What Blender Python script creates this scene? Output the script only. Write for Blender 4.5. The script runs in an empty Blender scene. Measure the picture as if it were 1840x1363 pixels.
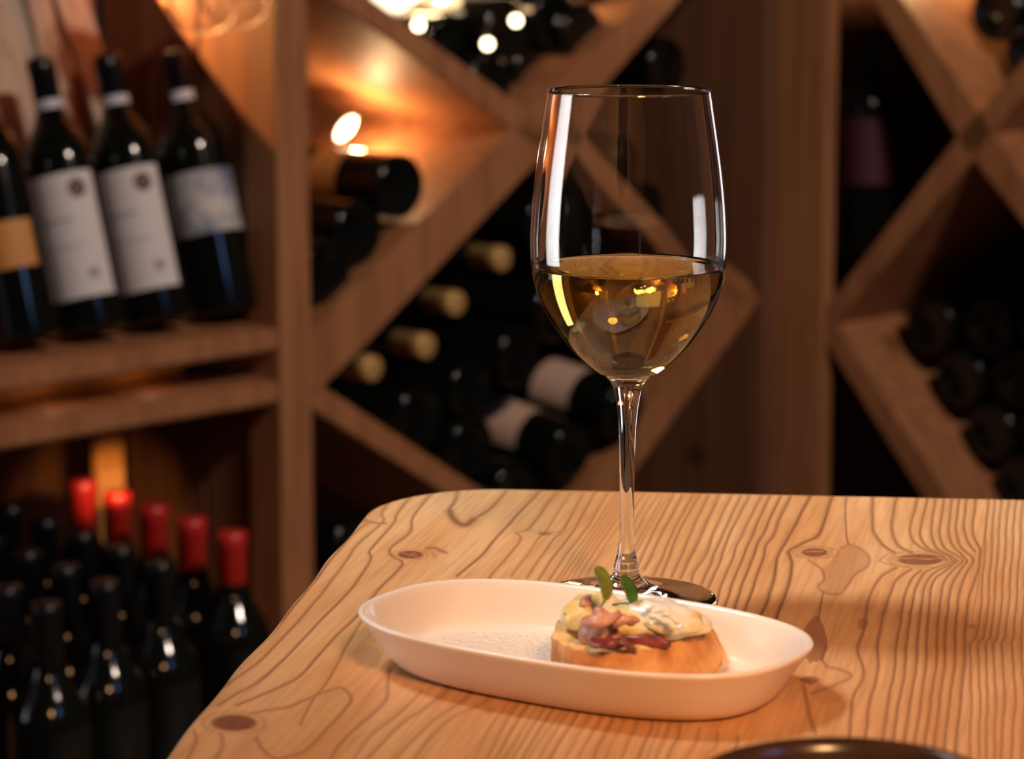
import bpy, bmesh, math, random
import numpy as np
from mathutils import Vector, Matrix

R = random.Random(7)
sc = bpy.context.scene
COL = sc.collection

# ------------------------------------------------------------------ camera
W, H = 1840, 1363
FPX = 5000.0
ZT = 0.75                       # table top height
ZC = ZT + 0.294                 # camera height
PITCH = math.atan(861.5 / FPX)
cam_d = bpy.data.cameras.new('camera')
cam = bpy.data.objects.new('camera', cam_d)
COL.objects.link(cam)
cam.location = (0, 0, ZC)
cam.rotation_euler = (math.pi / 2 - PITCH, 0, 0)
cam_d.sensor_width = 36.0
cam_d.lens = FPX * 36.0 / W
cam_d.clip_start = 0.05
cam_d.dof.use_dof = True
cam_d.dof.focus_distance = 1.185
cam_d.dof.aperture_fstop = 12.0
sc.camera = cam

# ------------------------------------------------------------------ colour, world
sc.view_settings.view_transform = 'Standard'
sc.view_settings.look = 'None'
sc.view_settings.gamma = 1.0
sc.view_settings.use_curve_mapping = False
sc.view_settings.exposure = 0.0
world = bpy.data.worlds.new('world')
sc.world = world
world.use_nodes = True
world.node_tree.nodes['Background'].inputs[0].default_value = (0.55, 0.62, 0.8, 1)
world.node_tree.nodes['Background'].inputs[1].default_value = 0.3
cy = sc.cycles
cy.use_denoising = True
cy.max_bounces = 20
cy.transmission_bounces = 16
cy.glossy_bounces = 8
cy.diffuse_bounces = 3
cy.caustics_reflective = False
cy.caustics_refractive = True
cy.blur_glossy = 0.3
cy.sample_clamp_indirect = 14.0

# ------------------------------------------------------------------ lights (positions used here only)
def light(name, kind, loc, energy, color, size=0.1, size_y=None, target=None, spot=None, blend=0.15):
    d = bpy.data.lights.new(name, kind)
    d.energy = energy
    d.color = color
    if kind == 'AREA':
        d.size = size
        if size_y:
            d.shape = 'RECTANGLE'
            d.size_y = size_y
    else:
        d.shadow_soft_size = size
    if kind == 'SPOT':
        d.spot_size = spot
        d.spot_blend = blend
    o = bpy.data.objects.new(name, d)
    COL.objects.link(o)
    o.location = loc
    if target is not None:
        o.rotation_euler = (Vector(target) - Vector(loc)).to_track_quat('-Z', 'Z').to_euler()
    return o

# daylight through the tall window on the left (spread narrowed to keep the rack side dark)
wl = light('window_daylight', 'AREA', (-1.70, 1.56, 1.27), 5.5, (1.0, 0.955, 0.95), 0.74, 1.50, None)
wl.rotation_euler = (math.pi / 2, 0, -math.pi / 2)
wl.data.spread = math.radians(70)
# window in the right-hand wall beyond the rack, cooler
wr = light('side_window_daylight', 'AREA', (1.93, 4.55, 1.30), 14, (0.88, 0.88, 1.0), 0.86, 1.90, None)
wr.rotation_euler = (math.pi / 2, 0, math.pi / 2)
# small high window on the right, cold sky
light('high_window_daylight', 'AREA', (1.93, -0.15, 2.1), 4.5, (0.22, 0.42, 1.0), 0.42, 0.75, (-0.6, 2.6, 0.7))
# ceiling lamp, then an added warm fill behind the camera
WARM = (1.0, 0.50, 0.21)
def disc_lamp(name, loc, energy, color, dia, target, spread):
    o = light(name, 'AREA', loc, energy, color, dia, None, target)
    o.data.shape = 'DISK'; o.data.spread = math.radians(spread)
disc_lamp('ceiling_lamp_light', (-0.68, 1.50, 2.12), 3.1, (1.0, 0.97, 0.92), 0.30, (0.26, 1.47, ZT), 54)
disc_lamp('warm_fill_light', (0.50, -0.50, 1.90), 1.62, WARM, 0.34, (0.20, 0.90, ZT), 34)
# two track spotlights under the ceiling washing the racks
for tx in (1.10, 1.32):
    light('track_spot_light', 'SPOT', (tx, 1.0, 2.42), 86, (1.0, 0.80, 0.66), 0.035, target=(tx - 1.20, 3.25, 0.6), spot=math.radians(70), blend=0.5)

# ------------------------------------------------------------------ projection helpers
cp, sp = math.cos(PITCH), math.sin(PITCH)
def ray(px, py):
    a = (px - W / 2) / FPX
    b = -(py - H / 2) / FPX
    return Vector((a, cp + b * sp, -sp + b * cp))
def on_z(px, py, z):
    r = ray(px, py)
    return Vector((0, 0, ZC)) + r * ((z - ZC) / r.z)
def on_plane(px, py, P, n):
    r = ray(px, py)
    o = Vector((0, 0, ZC))
    return o + r * ((P - o).dot(n) / r.dot(n))
def project(x, y, z):
    dz = z - ZC
    depth = y * cp - dz * sp
    up = y * sp + dz * cp
    return W / 2 + FPX * x / depth, H / 2 - FPX * up / depth

# ------------------------------------------------------------------ naming helpers
def tag(o, label=None, cat=None, group=None, kind=None):
    if label: o['label'] = label
    if cat: o['category'] = cat
    if group: o['group'] = group
    if kind: o['kind'] = kind
    return o
def empty(name, loc, label=None, cat=None, group=None, rot=None):
    o = bpy.data.objects.new(name, None)
    COL.objects.link(o)
    o.location = loc
    if rot: o.rotation_euler = rot
    o.empty_display_size = 0.05
    return tag(o, label, cat, group)
def mesh_obj(name, verts, faces, mat, parent=None, smooth=False):
    me = bpy.data.meshes.new(name)
    me.from_pydata([tuple(v) for v in verts], [], faces)
    me.validate()
    me.update()
    if mat: me.materials.append(mat)
    if smooth: me.polygons.foreach_set('use_smooth', [True] * len(me.polygons))
    o = bpy.data.objects.new(name, me)
    COL.objects.link(o)
    if parent: o.parent = parent
    return o
def bm_obj(name, bm, mat, parent=None, smooth=False):
    bmesh.ops.recalc_face_normals(bm, faces=bm.faces[:])
    me = bpy.data.meshes.new(name)
    bm.to_mesh(me); bm.free()
    if mat: me.materials.append(mat)
    if smooth: me.polygons.foreach_set('use_smooth', [True] * len(me.polygons))
    o = bpy.data.objects.new(name, me)
    COL.objects.link(o)
    if parent: o.parent = parent
    return o
def bm_box(bm, lo, hi, bev=0.0):
    r = bmesh.ops.create_cube(bm, size=1.0)
    vs = r['verts']
    for v in vs:
        v.co = Vector([lo[i] + (v.co[i] + 0.5) * (hi[i] - lo[i]) for i in range(3)])
    if bev:
        es = list({e for v in vs for e in v.link_edges})
        bmesh.ops.bevel(bm, geom=es, offset=bev, segments=2, affect='EDGES', profile=0.5)
def box(name, lo, hi, mat, parent=None, bev=0.0, kind=None):
    bm = bmesh.new()
    bm_box(bm, lo, hi, bev)
    o = bm_obj(name, bm, mat, parent)
    if kind: o['kind'] = kind
    return o
def lathe(name, prof, mat, parent=None, seg=48, smooth=True, closed_top=False, closed_bottom=False):
    """prof: list of (r, z)"""
    verts, faces, rings = [], [], []
    for r, z in prof:
        if r < 1e-7:
            rings.append([len(verts)]); verts.append((0, 0, z))
        else:
            rings.append(list(range(len(verts), len(verts) + seg)))
            for k in range(seg):
                a = 2 * math.pi * k / seg
                verts.append((r * math.cos(a), r * math.sin(a), z))
    for A, B in zip(rings[:-1], rings[1:]):
        if len(A) == 1 and len(B) == 1: continue
        for k in range(seg):
            j = (k + 1) % seg
            if len(A) == 1: faces.append((A[0], B[j], B[k]))
            elif len(B) == 1: faces.append((A[k], A[j], B[0]))
            else: faces.append((A[k], A[j], B[j], B[k]))
    return mesh_obj(name, verts, faces, mat, parent, smooth)

# ------------------------------------------------------------------ materials
def new_mat(name):
    m = bpy.data.materials.new(name)
    m.use_nodes = True
    nt = m.node_tree
    return m, nt, nt.nodes['Principled BSDF'], nt.links
def plain(name, col, rough=0.5, metal=0.0, spec=0.5, noise=0.0, nscale=40, coat=0.0, bump=0.0):
    m, nt, b, L = new_mat(name)
    b.inputs['Base Color'].default_value = (*col, 1)
    b.inputs['Roughness'].default_value = rough
    b.inputs['Metallic'].default_value = metal
    b.inputs['Specular IOR Level'].default_value = spec
    b.inputs['Coat Weight'].default_value = coat
    if noise or bump:
        tc = nt.nodes.new('ShaderNodeTexCoord')
        n = nt.nodes.new('ShaderNodeTexNoise'); n.inputs['Scale'].default_value = nscale
        n.inputs['Detail'].default_value = 5
        L.new(tc.outputs['Object'], n.inputs['Vector'])
        if noise:
            r = nt.nodes.new('ShaderNodeValToRGB')
            r.color_ramp.elements[0].position = 0.3; r.color_ramp.elements[1].position = 0.7
            r.color_ramp.elements[0].color = (*[c * (1 - noise) for c in col], 1)
            r.color_ramp.elements[1].color = (*[min(1, c * (1 + noise)) for c in col], 1)
            L.new(n.outputs['Fac'], r.inputs['Fac'])
            L.new(r.outputs['Color'], b.inputs['Base Color'])
        if bump:
            bp = nt.nodes.new('ShaderNodeBump'); bp.inputs['Strength'].default_value = bump
            bp.inputs['Distance'].default_value = 0.001
            L.new(n.outputs['Fac'], bp.inputs['Height']); L.new(bp.outputs['Normal'], b.inputs['Normal'])
    return m
def wood(name, c1, c2, scale=(60, 60, 4), rough=0.55, rot=(0, 0, 0)):
    m, nt, b, L = new_mat(name)
    tc = nt.nodes.new('ShaderNodeTexCoord')
    mp = nt.nodes.new('ShaderNodeMapping')
    mp.inputs['Scale'].default_value = scale
    mp.inputs['Rotation'].default_value = rot
    L.new(tc.outputs['Object'], mp.inputs['Vector'])
    n = nt.nodes.new('ShaderNodeTexNoise')
    n.inputs['Scale'].default_value = 1.0; n.inputs['Detail'].default_value = 4; n.inputs['Distortion'].default_value = 0.6
    L.new(mp.outputs['Vector'], n.inputs['Vector'])
    r = nt.nodes.new('ShaderNodeValToRGB')
    r.color_ramp.elements[0].position = 0.36; r.color_ramp.elements[0].color = (*c2, 1)
    r.color_ramp.elements[1].position = 0.6; r.color_ramp.elements[1].color = (*c1, 1)
    L.new(n.outputs['Fac'], r.inputs['Fac'])
    # knots
    v = nt.nodes.new('ShaderNodeTexVoronoi'); v.inputs['Scale'].default_value = 4.5
    L.new(tc.outputs['Object'], v.inputs['Vector'])
    kr = nt.nodes.new('ShaderNodeValToRGB')
    kr.color_ramp.elements[0].position = 0.05; kr.color_ramp.elements[0].color = (0.45, 0.4, 0.38, 1)
    kr.color_ramp.elements[1].position = 0.12; kr.color_ramp.elements[1].color = (1, 1, 1, 1)
    L.new(v.outputs['Distance'], kr.inputs['Fac'])
    mx = nt.nodes.new('ShaderNodeMix'); mx.data_type = 'RGBA'; mx.blend_type = 'MULTIPLY'
    mx.inputs[0].default_value = 1.0
    L.new(r.outputs['Color'], mx.inputs[6]); L.new(kr.outputs['Color'], mx.inputs[7])
    L.new(mx.outputs[2], b.inputs['Base Color'])
    b.inputs['Roughness'].default_value = rough
    b.inputs['Specular IOR Level'].default_value = 0.3
    return m
M = {}
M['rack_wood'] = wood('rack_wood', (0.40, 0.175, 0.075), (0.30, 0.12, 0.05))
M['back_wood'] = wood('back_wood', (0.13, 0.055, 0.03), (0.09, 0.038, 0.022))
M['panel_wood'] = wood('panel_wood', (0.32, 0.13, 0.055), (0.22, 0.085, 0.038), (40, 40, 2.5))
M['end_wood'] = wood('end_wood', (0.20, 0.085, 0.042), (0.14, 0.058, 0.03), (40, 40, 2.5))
M['slat_wood'] = wood('slat_wood', (0.50, 0.40, 0.30), (0.40, 0.31, 0.24))
M['orange_wood'] = wood('orange_wood', (0.62, 0.27, 0.07), (0.52, 0.22, 0.06))  # lamp glow on batten and rail is put into this brighter orange
M['plaster'] = plain('plaster', (0.13, 0.10, 0.08), 0.9, noise=0.06)
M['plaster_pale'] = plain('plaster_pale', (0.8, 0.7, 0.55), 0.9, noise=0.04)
M['floor'] = plain('floor_stone', (0.16, 0.11, 0.08), 0.6, noise=0.2, nscale=6)
M['bottle'] = plain('dark_bottle_glass', (0.004, 0.005, 0.004), 0.09, spec=0.5)
M['cap_black'] = plain('black_foil', (0.004, 0.0045, 0.007), 0.30, spec=0.3)
M['cap_navy'] = plain('navy_foil', (0.012, 0.016, 0.045), 0.35)
M['cap_red'] = plain('red_foil', (0.46, 0.018, 0.014), 0.38)
M['cap_gold'] = plain('gold_foil', (0.72, 0.43, 0.16), 0.42, metal=0.35)
M['label_white'] = plain('white_label', (0.72, 0.66, 0.66), 0.75)
M['label_cream'] = plain('cream_label', (0.72, 0.48, 0.36), 0.7)
M['label_dark_red'] = plain('dark_red_label', (0.055, 0.006, 0.014), 0.6)
M['label_tan'] = plain('tan_label', (0.30, 0.18, 0.09), 0.6)
M['print_grey'] = plain('grey_print', (0.36, 0.31, 0.33), 0.8)
M['print_brown'] = plain('brown_print', (0.14, 0.07, 0.08), 0.8)
M['foil_band'] = plain('silver_band', (0.55, 0.55, 0.62), 0.5)
M['metal'] = plain('brushed_metal', (0.4, 0.38, 0.36), 0.35, metal=1.0)
M['green'] = plain('leaf_green', (0.050, 0.15, 0.012), 0.4, noise=0.3, nscale=300)
M['green_pale'] = plain('leaf_olive', (0.20, 0.26, 0.035), 0.4, noise=0.25, nscale=300)
def picture_label():
    m, nt, b, L = new_mat('painted_label')
    tc = nt.nodes.new('ShaderNodeTexCoord')
    n = nt.nodes.new('ShaderNodeTexNoise'); n.inputs['Scale'].default_value = 28; n.inputs['Detail'].default_value = 3
    L.new(tc.outputs['Object'], n.inputs['Vector'])
    r = nt.nodes.new('ShaderNodeValToRGB')
    e = r.color_ramp.elements
    e[0].position = 0.36; e[0].color = (0.13, 0.15, 0.28, 1)
    e[1].position = 0.62; e[1].color = (0.62, 0.58, 0.55, 1)
    e2 = e.new(0.5); e2.color = (0.40, 0.40, 0.42, 1)
    L.new(n.outputs['Fac'], r.inputs['Fac']); L.new(r.outputs['Color'], b.inputs['Base Color'])
    b.inputs['Roughness'].default_value = 0.7
    return m
M['label_picture'] = picture_label()
def glass(name, col=(1, 1, 1), ior=1.5, rough=0.0):
    m, nt, b, L = new_mat(name)
    nt.nodes.remove(b)
    g = nt.nodes.new('ShaderNodeBsdfGlass')
    g.inputs['Color'].default_value = (*col, 1); g.inputs['IOR'].default_value = ior
    g.inputs['Roughness'].default_value = rough
    L.new(g.outputs[0], nt.nodes['Material Output'].inputs['Surface'])
    return m, nt, L
M['glass'], _, _ = glass('clear_glass', (0.985, 0.985, 0.985), 1.5)
M['glass_rim'], _nt, _L = glass('frosted_glass_rim', (0.95, 0.95, 0.95), 1.5, 0.18)
M['glaze'] = plain('dark_brown_glaze', (0.045, 0.024, 0.016), 0.22, noise=.3, nscale=60)
M['wine'], _nt, _L = glass('white_wine', (1, 1, 1), 1.34)
_va = _nt.nodes.new('ShaderNodeVolumeAbsorption')
_va.inputs['Color'].default_value = (0.80, 0.70, 0.03, 1); _va.inputs['Density'].default_value = 34.0
_L.new(_va.outputs[0], _nt.nodes['Material Output'].inputs['Volume'])
def emit(name, col, s):
    m, nt, b, L = new_mat(name)
    b.inputs['Base Color'].default_value = (*col, 1)
    b.inputs['Emission Color'].default_value = (*col, 1)
    b.inputs['Emission Strength'].default_value = s
    return m
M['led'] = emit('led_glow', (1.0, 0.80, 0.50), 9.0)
M['led_soft'] = emit('led_globe_glow', (1.0, 0.82, 0.56), 2.2)
M['porcelain'] = None
m, nt, b, L = new_mat('porcelain')
b.inputs['Base Color'].default_value = (0.86, 0.765, 0.665, 1)
b.inputs['Roughness'].default_value = 0.22
b.inputs['Specular IOR Level'].default_value = 0.45
b.inputs['Subsurface Weight'].default_value = 0.1
b.inputs['Subsurface Radius'].default_value = (0.006, 0.004, 0.002)
b.inputs['Subsurface Scale'].default_value = 0.5
M['porcelain'] = m
# plate floor has a fine uneven glaze
m2 = m.copy(); m2.name = 'porcelain_textured'
nt = m2.node_tree; L = nt.links; b = nt.nodes['Principled BSDF']
tc = nt.nodes.new('ShaderNodeTexCoord')
n = nt.nodes.new('ShaderNodeTexNoise'); n.inputs['Scale'].default_value = 420; n.inputs['Detail'].default_value = 3
L.new(tc.outputs['Object'], n.inputs['Vector'])
bp = nt.nodes.new('ShaderNodeBump'); bp.inputs['Strength'].default_value = 1.0; bp.inputs['Distance'].default_value = 0.002
L.new(n.outputs['Fac'], bp.inputs['Height']); L.new(bp.outputs['Normal'], b.inputs['Normal'])
M['porcelain_floor'] = m2

# ------------------------------------------------------------------ room
RX0, RX1, RY0, RY1, RZ1 = -1.72, 1.95, -1.6, 5.2, 2.6
box('floor', (RX0 - .1, RY0 - .1, -0.1), (RX1 + .1, RY1 + .1, 0), M['floor'], kind='structure')
box('ceiling', (RX0 - .1, RY0 - .1, RZ1), (RX1 + .1, RY1 + .1, RZ1 + .1), M['plaster'], kind='structure')
box('wall_back', (RX0 - .1, RY1, 0), (RX1 + .1, RY1 + .1, RZ1), M['plaster'], kind='structure')
box('wall_front', (RX0 - .1, RY0 - .1, 0), (RX1 + .1, RY0, RZ1), M['plaster'], kind='structure')
def wall_with_holes(name, x0, x1, holes):
    bm = bmesh.new()
    y = RY0
    for hy0, hy1, hz0, hz1 in holes:
        bm_box(bm, (x0, y, 0), (x1, hy0, RZ1))
        bm_box(bm, (x0, hy0, 0), (x1, hy1, hz0)); bm_box(bm, (x0, hy0, hz1), (x1, hy1, RZ1))
        y = hy1
    bm_box(bm, (x0, y, 0), (x1, RY1, RZ1))
    o = bm_obj(name, bm, M['plaster']); o['kind'] = 'structure'
def window(n, x0, hy0, hy1, hz0, hz1):
    root = empty('window_%d' % n, (x0, (hy0 + hy1) / 2, hz0)); root['kind'] = 'structure'
    t = 0.02
    bm = bmesh.new()
    X0, X1 = (-0.09, -0.03) if x0 < 0 else (0.03, 0.09)
    d = (hy1 - hy0) / 2; h = hz1 - hz0
    bm_box(bm, (X0, -d, 0), (X1, -d + t, h)); bm_box(bm, (X0, d - t, 0), (X1, d, h))
    bm_box(bm, (X0, -d + t, 0), (X1, d - t, t)); bm_box(bm, (X0, -d + t, h - t), (X1, d - t, h))
    bm_obj('window_frame', bm, M['rack_wood'], root)
wall_with_holes('wall_left', RX0 - .1, RX0, [(1.17, 1.95, 0.50, 2.05)])
window(1, RX0, 1.17, 1.95, 0.50, 2.05)
wall_with_holes('wall_right', RX1, RX1 + .1, [(-0.60, 0.30, 1.85, 2.35), (4.10, 5.00, 0.33, 2.27)])
window(2, RX1, 4.10, 5.00, 0.33, 2.27)
window(3, RX1, -0.60, 0.30, 1.85, 2.35)

# ------------------------------------------------------------------ table
def xy(v): return Vector((v.x, v.y))
b0, b1 = xy(on_z(900, 878.5, ZT)), xy(on_z(1840, 898, ZT))
l0, l1 = xy(on_z(575, 1032, ZT)), xy(on_z(312, 1350, ZT))
eb = (b1 - b0).normalized(); el = (l1 - l0).normalized()
# corner = intersection of back line and left line
den = eb.x * (-el.y) + el.x * eb.y
dd = l0 - b0
tt = (dd.x * (-el.y) + el.x * dd.y) / den
CORN = b0 + eb * tt
RC = 0.062
s0, s1 = xy(on_z(1777, 898, ZT)), xy(on_z(1727, 1260, ZT))
es = (s1 - s0).normalized()
def uv_to_xy(u, v): return CORN + eb * u + el * v
def seam_u(v, off):
    # u on the seam (shifted right by off) at given v
    P = s0 + eb * off
    # solve CORN + eb u + el v = P + es k
    d = CORN + el * v - P
    k = (d.x * eb.y - d.y * eb.x) / (es.x * eb.y - es.y * eb.x)
    q = P + es * k - el * v - CORN
    return q.dot(eb)
VEND = 0.95
vs_rows = list(np.linspace(0, 0.012, 12)) + list(np.linspace(0.014, 0.47, 230)) + list(np.linspace(0.5, VEND, 10))
def left_u(v):
    w = 0.0006 * math.sin(v * 30) + 0.0005 * math.sin(v * 71)
    if v < RC: return RC - math.sqrt(max(0, RC * RC - (RC - v) ** 2)) + w * 0.0
    return w * min(1, (v - RC) / 0.05)

# traced year rings of the board surface (pixel coordinates of the photograph, mapped onto the table plane)
def z1(x0, y0, s, pts): return [(x0 + a / s, y0 + b / s) for a, b in pts]
LINES = []   # (points, width, strength)
def add(pts, w=3.4, k=1.0): LINES.append((sorted(pts, key=lambda p: p[1]), w, k))
add([(665,937),(640,956),(610,990),(590,1013),(577,1029),(521,1101),(480,1145)], 2.5, .7)
add([(701,901),(686,922),(690,934),(676,950),(640,982),(629,1000),(606,1029),(566,1083),(500,1154),(470,1186),(433,1213),(395,1240)], 3, .8)
add([(736,895),(712,925),(708,940),(669,985),(665,993),(666,1006),(640,1047),(620,1072),(566,1125),(518,1178),(470,1221),(428,1245),(393,1266)], 3, .9)
add([(776,887),(743,927),(738,956),(703,985),(705,998),(723,1009),(718,1021),(682,1059),(641,1107),(606,1141),(566,1186),(534,1218),(486,1242),(428,1266)], 3, .9)
add([(650,1115),(626,1157),(606,1194),(582,1234),(566,1253),(540,1301)], 3, .7)
add([(351,1314),(353,1333),(337,1363)], 4, .6)
add([(399,1317),(400,1338),(390,1363)], 5, .55)
add([(701,1202),(698,1226),(697,1253),(673,1280),(633,1314),(606,1346),(596,1363)], 4, .6)
add([(760,1240),(726,1274),(673,1317),(641,1357),(636,1365)], 4, .5)
add([(808,1231),(794,1251),(734,1291),(700,1322),(660,1363)], 4.5, .5)
add([(848,1241),(835,1257),(784,1291),(734,1338),(710,1363)], 5, .5)
add([(884,1249),(860,1268),(811,1291),(767,1335),(745,1363)], 5, .5)
top = [640,690,740,790,830,870,920,950,1000,1060,1120,1180,1240,1310,1390,1430,1480,1540,1640,1740,1840]
bot = [450,520,570,620,660,710,740,800,860,940,1010,1090,1150,1240,1330,1370,1420,1480,1580,1680,1760]
for i, (a, c) in enumerate(zip(top, bot)):
    x0 = 700 + a / 2.968; x1 = 700 + c / 2.968
    y0 = 1252 + (x0 - 884) * 0.22
    add([(x0 + (x0 - x1) * .25, y0 - 25), (x0, y0), (x0 * .45 + x1 * .55, (y0 + 1363) / 2), (x1, 1363)], 4.0, .45 + .2 * ((i * 7) % 3) / 2)
add([(971,882),(953,901),(922,935),(885,974),(864,1000),(823,1034)], 3.4, .95)
add([(1001,883),(953,948),(930,956),(936,967),(919,993),(888,1029),(880,1040)], 2.8, .75)
add([(1027,883),(984,951),(967,968),(950,995),(920,1034)], 2.8, .6)
add([(1050,886),(1013,951),(997,967),(977,995),(948,1037)], 2.8, .7)
add([(1070,886),(1031,953),(1000,995),(969,1040)], 3, .75)
add([(1093,886),(1055,948),(1016,1000),(987,1042)], 3, .65)
for a, c in ((1108,1000),(1116,1008),(1124,1017),(1131,1025),(1139,1036),(1148,1049)):
    add([(a, 886), ((a + c) / 2 + 3, 960), (c, 1042)], 1.8, .6)
def r2(*p, **kw): add(z1(1130, 870, 4.6, p), **kw)
r2((1690,90),(1580,400),(1450,480),(1330,550),(1340,600),(1355,680),(1320,830),(1240,1060),(1210,1140), w=4.2, k=1.0)
r2((1505,90),(1400,300),(1300,470),(1250,560),(1225,640),(1215,740),(1170,880),(1140,980),(1085,1110), w=4, k=1.0)
r2((1345,90),(1240,310),(1200,420),(1130,510),(1120,600),(1080,710),(1030,850),(945,1080), w=3.6, k=.9)
r2((1260,90),(1200,220),(1130,380),(1060,500),(1030,600),(970,760),(920,880),(865,1060), w=3.4, k=.95)
r2((1170,90),(1090,270),(1020,430),(970,530),(930,650),(860,820),(780,1050), w=3.2, k=.9)
r2((1095,90),(1030,230),(950,400),(890,510),(850,640),(770,830),(730,960), w=3.2, k=.8)
r2((995,90),(900,290),(820,450),(775,570),(740,680),(660,860), w=3.2, k=.8)
r2((925,90),(860,240),(780,420),(710,560),(670,680),(600,840), w=3.2, k=.8)
r2((850,90),(790,210),(690,440),(640,580),(550,710),(525,800), w=3.6, k=.75)
r2((750,90),(680,240),(590,450),(500,620),(435,780), w=4.5, k=.7)
r2((665,90),(590,230),(500,450),(420,620),(350,780), w=3.6, k=.7)
r2((590,90),(500,230),(400,440),(330,610),(265,775), w=3.4, k=.7)
r2((530,90),(430,270),(350,440),(270,620),(200,760), w=3.4, k=.7)
r2((450,90),(370,230),(280,400),(220,530),(130,700), w=3.4, k=.7)
r2((370,90),(260,290),(170,480),(100,620),(60,690), w=3, k=.7)
r2((330,90),(220,270),(130,440),(50,600), w=2, k=.6)
r2((290,90),(200,250),(90,450),(30,570), w=2.4, k=.6)
r2((250,90),(130,260),(50,420),(0,500), w=3, k=.6)
r2((190,90),(90,230),(30,350),(-20,450), w=3, k=.6)
r2((130,90),(50,190),(-20,300), w=3, k=.6)
r2((1810,95),(1795,200),(1795,380),(1815,490), w=1.0, k=1.5)
r2((1610,890),(1590,1000),(1575,1110), w=1.0, k=1.5)
RB = [
 [(1570,894),(1568,944),(1574,961),(1589,979),(1609,993)], [(1613,894),(1603,935),(1605,959),(1618,981),(1639,992)],
 [(1650,896),(1637,940),(1637,959),(1646,975),(1666,988),(1690,997),(1702,1006)],
 [(1668,896),(1657,935),(1655,962),(1670,985),(1701,997),(1711,1006)], [(1682,896),(1675,935),(1676,962),(1685,985),(1707,997),(1720,1007)],
 [(1697,898),(1690,944),(1691,966),(1700,985),(1722,999),(1730,1008),(1712,1025),(1696,1051),(1685,1116)],
 [(1711,898),(1706,944),(1711,975),(1729,997),(1738,1008),(1727,1023),(1709,1060),(1701,1116)],
 [(1724,898),(1719,944),(1727,981),(1746,999),(1749,1009),(1738,1029),(1724,1068),(1718,1116)],
 [(1737,898),(1733,944),(1742,975),(1752,990)],
 [(1754,898),(1749,953),(1761,985),(1761,999),(1757,1031),(1740,1079),(1737,1116)],
 [(1611,1020),(1583,1036),(1565,1068),(1556,1106)], [(1637,1023),(1611,1042),(1600,1070),(1586,1108)],
 [(1655,1025),(1639,1040),(1627,1070),(1619,1108)], [(1720,1007),(1668,1025),(1653,1042),(1644,1068),(1635,1108)],
 [(1711,1014),(1682,1027),(1664,1051),(1653,1108)], [(1720,1009),(1696,1028),(1677,1047),(1668,1108)]]
for i, l in enumerate(RB): add(l, 3.2 if i > 1 else 4, .85)
for l in ([(1557,1100),(1551,1134),(1542,1168),(1550,1191),(1551,1219),(1536,1246),(1530,1283),(1527,1315),(1525,1363)],
 [(1587,1100),(1578,1157),(1579,1189),(1573,1228),(1562,1271),(1556,1317),(1552,1363)],
 [(1620,1100),(1611,1168),(1607,1207),(1598,1255),(1588,1317),(1583,1363)], [(1636,1100),(1629,1168),(1623,1230),(1612,1278),(1607,1324),(1604,1363)],
 [(1653,1100),(1648,1180),(1641,1237),(1632,1283),(1627,1324),(1624,1363)], [(1668,1100),(1665,1180),(1659,1237),(1646,1324),(1642,1363)],
 [(1686,1108),(1683,1191),(1673,1260),(1664,1328),(1660,1363)], [(1701,1108),(1697,1203),(1689,1260),(1681,1328),(1678,1363)],
 [(1719,1108),(1715,1203),(1705,1271),(1699,1335),(1697,1363)], [(1737,1108),(1732,1203),(1726,1260),(1719,1335),(1716,1363)]):
    add(l, 3.6, .8)
PB = [[1776,1788,1800,1813,1826,1839,1852],[1760,1773,1784,1797,1810,1824,1838],[1744,1758,1772,1785,1800,1818,1835],
      [1745,1760,1774,1788,1804,1823,1838],[1746,1762,1775,1790,1806,1825,1842],[1744,1760,1773,1788,1801,1820,1838]]
PBy = [898, 1122, 1157, 1203, 1260, 1328]
for i in range(7):
    add([(PB[k][i], PBy[k]) for k in range(6)], 2.8, .75)
add([(1486,1162),(1479,1184),(1488,1198)], 3, .7)
add([(1443,1230),(1450,1257),(1457,1289),(1466,1317)], 4.5, .7)
CURVES = [  # free-form marks: points, width px, strength
 ([(823,882),(817,899),(807,917),(815,935),(836,943),(854,931),(883,912),(911,880)], 4.0, 1.0),
 ([(808,918),(814,930),(824,939),(838,943),(852,933)], 8.0, 1.1),
 ([(449,1282),(497,1273),(521,1269),(566,1250),(606,1236),(622,1240),(632,1256),(620,1274),(580,1317),(548,1349),(513,1360),(492,1362),(470,1344),(460,1325)], 3.6, .8),
 ([(1488,1198),(1511,1203),(1528,1212),(1520,1221),(1495,1232),(1457,1246)], 4, .7),
 ([(1454,1006),(1476,1022),(1480,1041),(1469,1052),(1476,1063),(1506,1068),(1520,1056),(1535,1033),(1557,1019),(1563,1002),(1550,987),(1528,978),(1511,984)], 3.0, .7),
 ([(1425,992),(1435,984),(1464,981),(1500,986),(1507,994),(1490,1001),(1455,1002),(1430,998),(1425,992)], 1.8, .6),
 ([(1580,1007),(1600,994),(1650,991),(1700,999),(1708,1007),(1690,1017),(1640,1019),(1600,1014),(1580,1007)], 2.2, .6),
 ([(1600,1007),(1612,1000),(1650,996),(1697,1002),(1697,1010)], 2.0, .5),
 ([(656,934),(671,939),(693,940)], 3.0, 1.0),
 ([(766,985),(780,984),(796,991),(800,992)], 4.5, .9), ([(775,990),(781,1000)], 4, .5),
 ([(925,956),(950,953),(990,955),(1010,955)], 1.5, .6),
]
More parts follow.
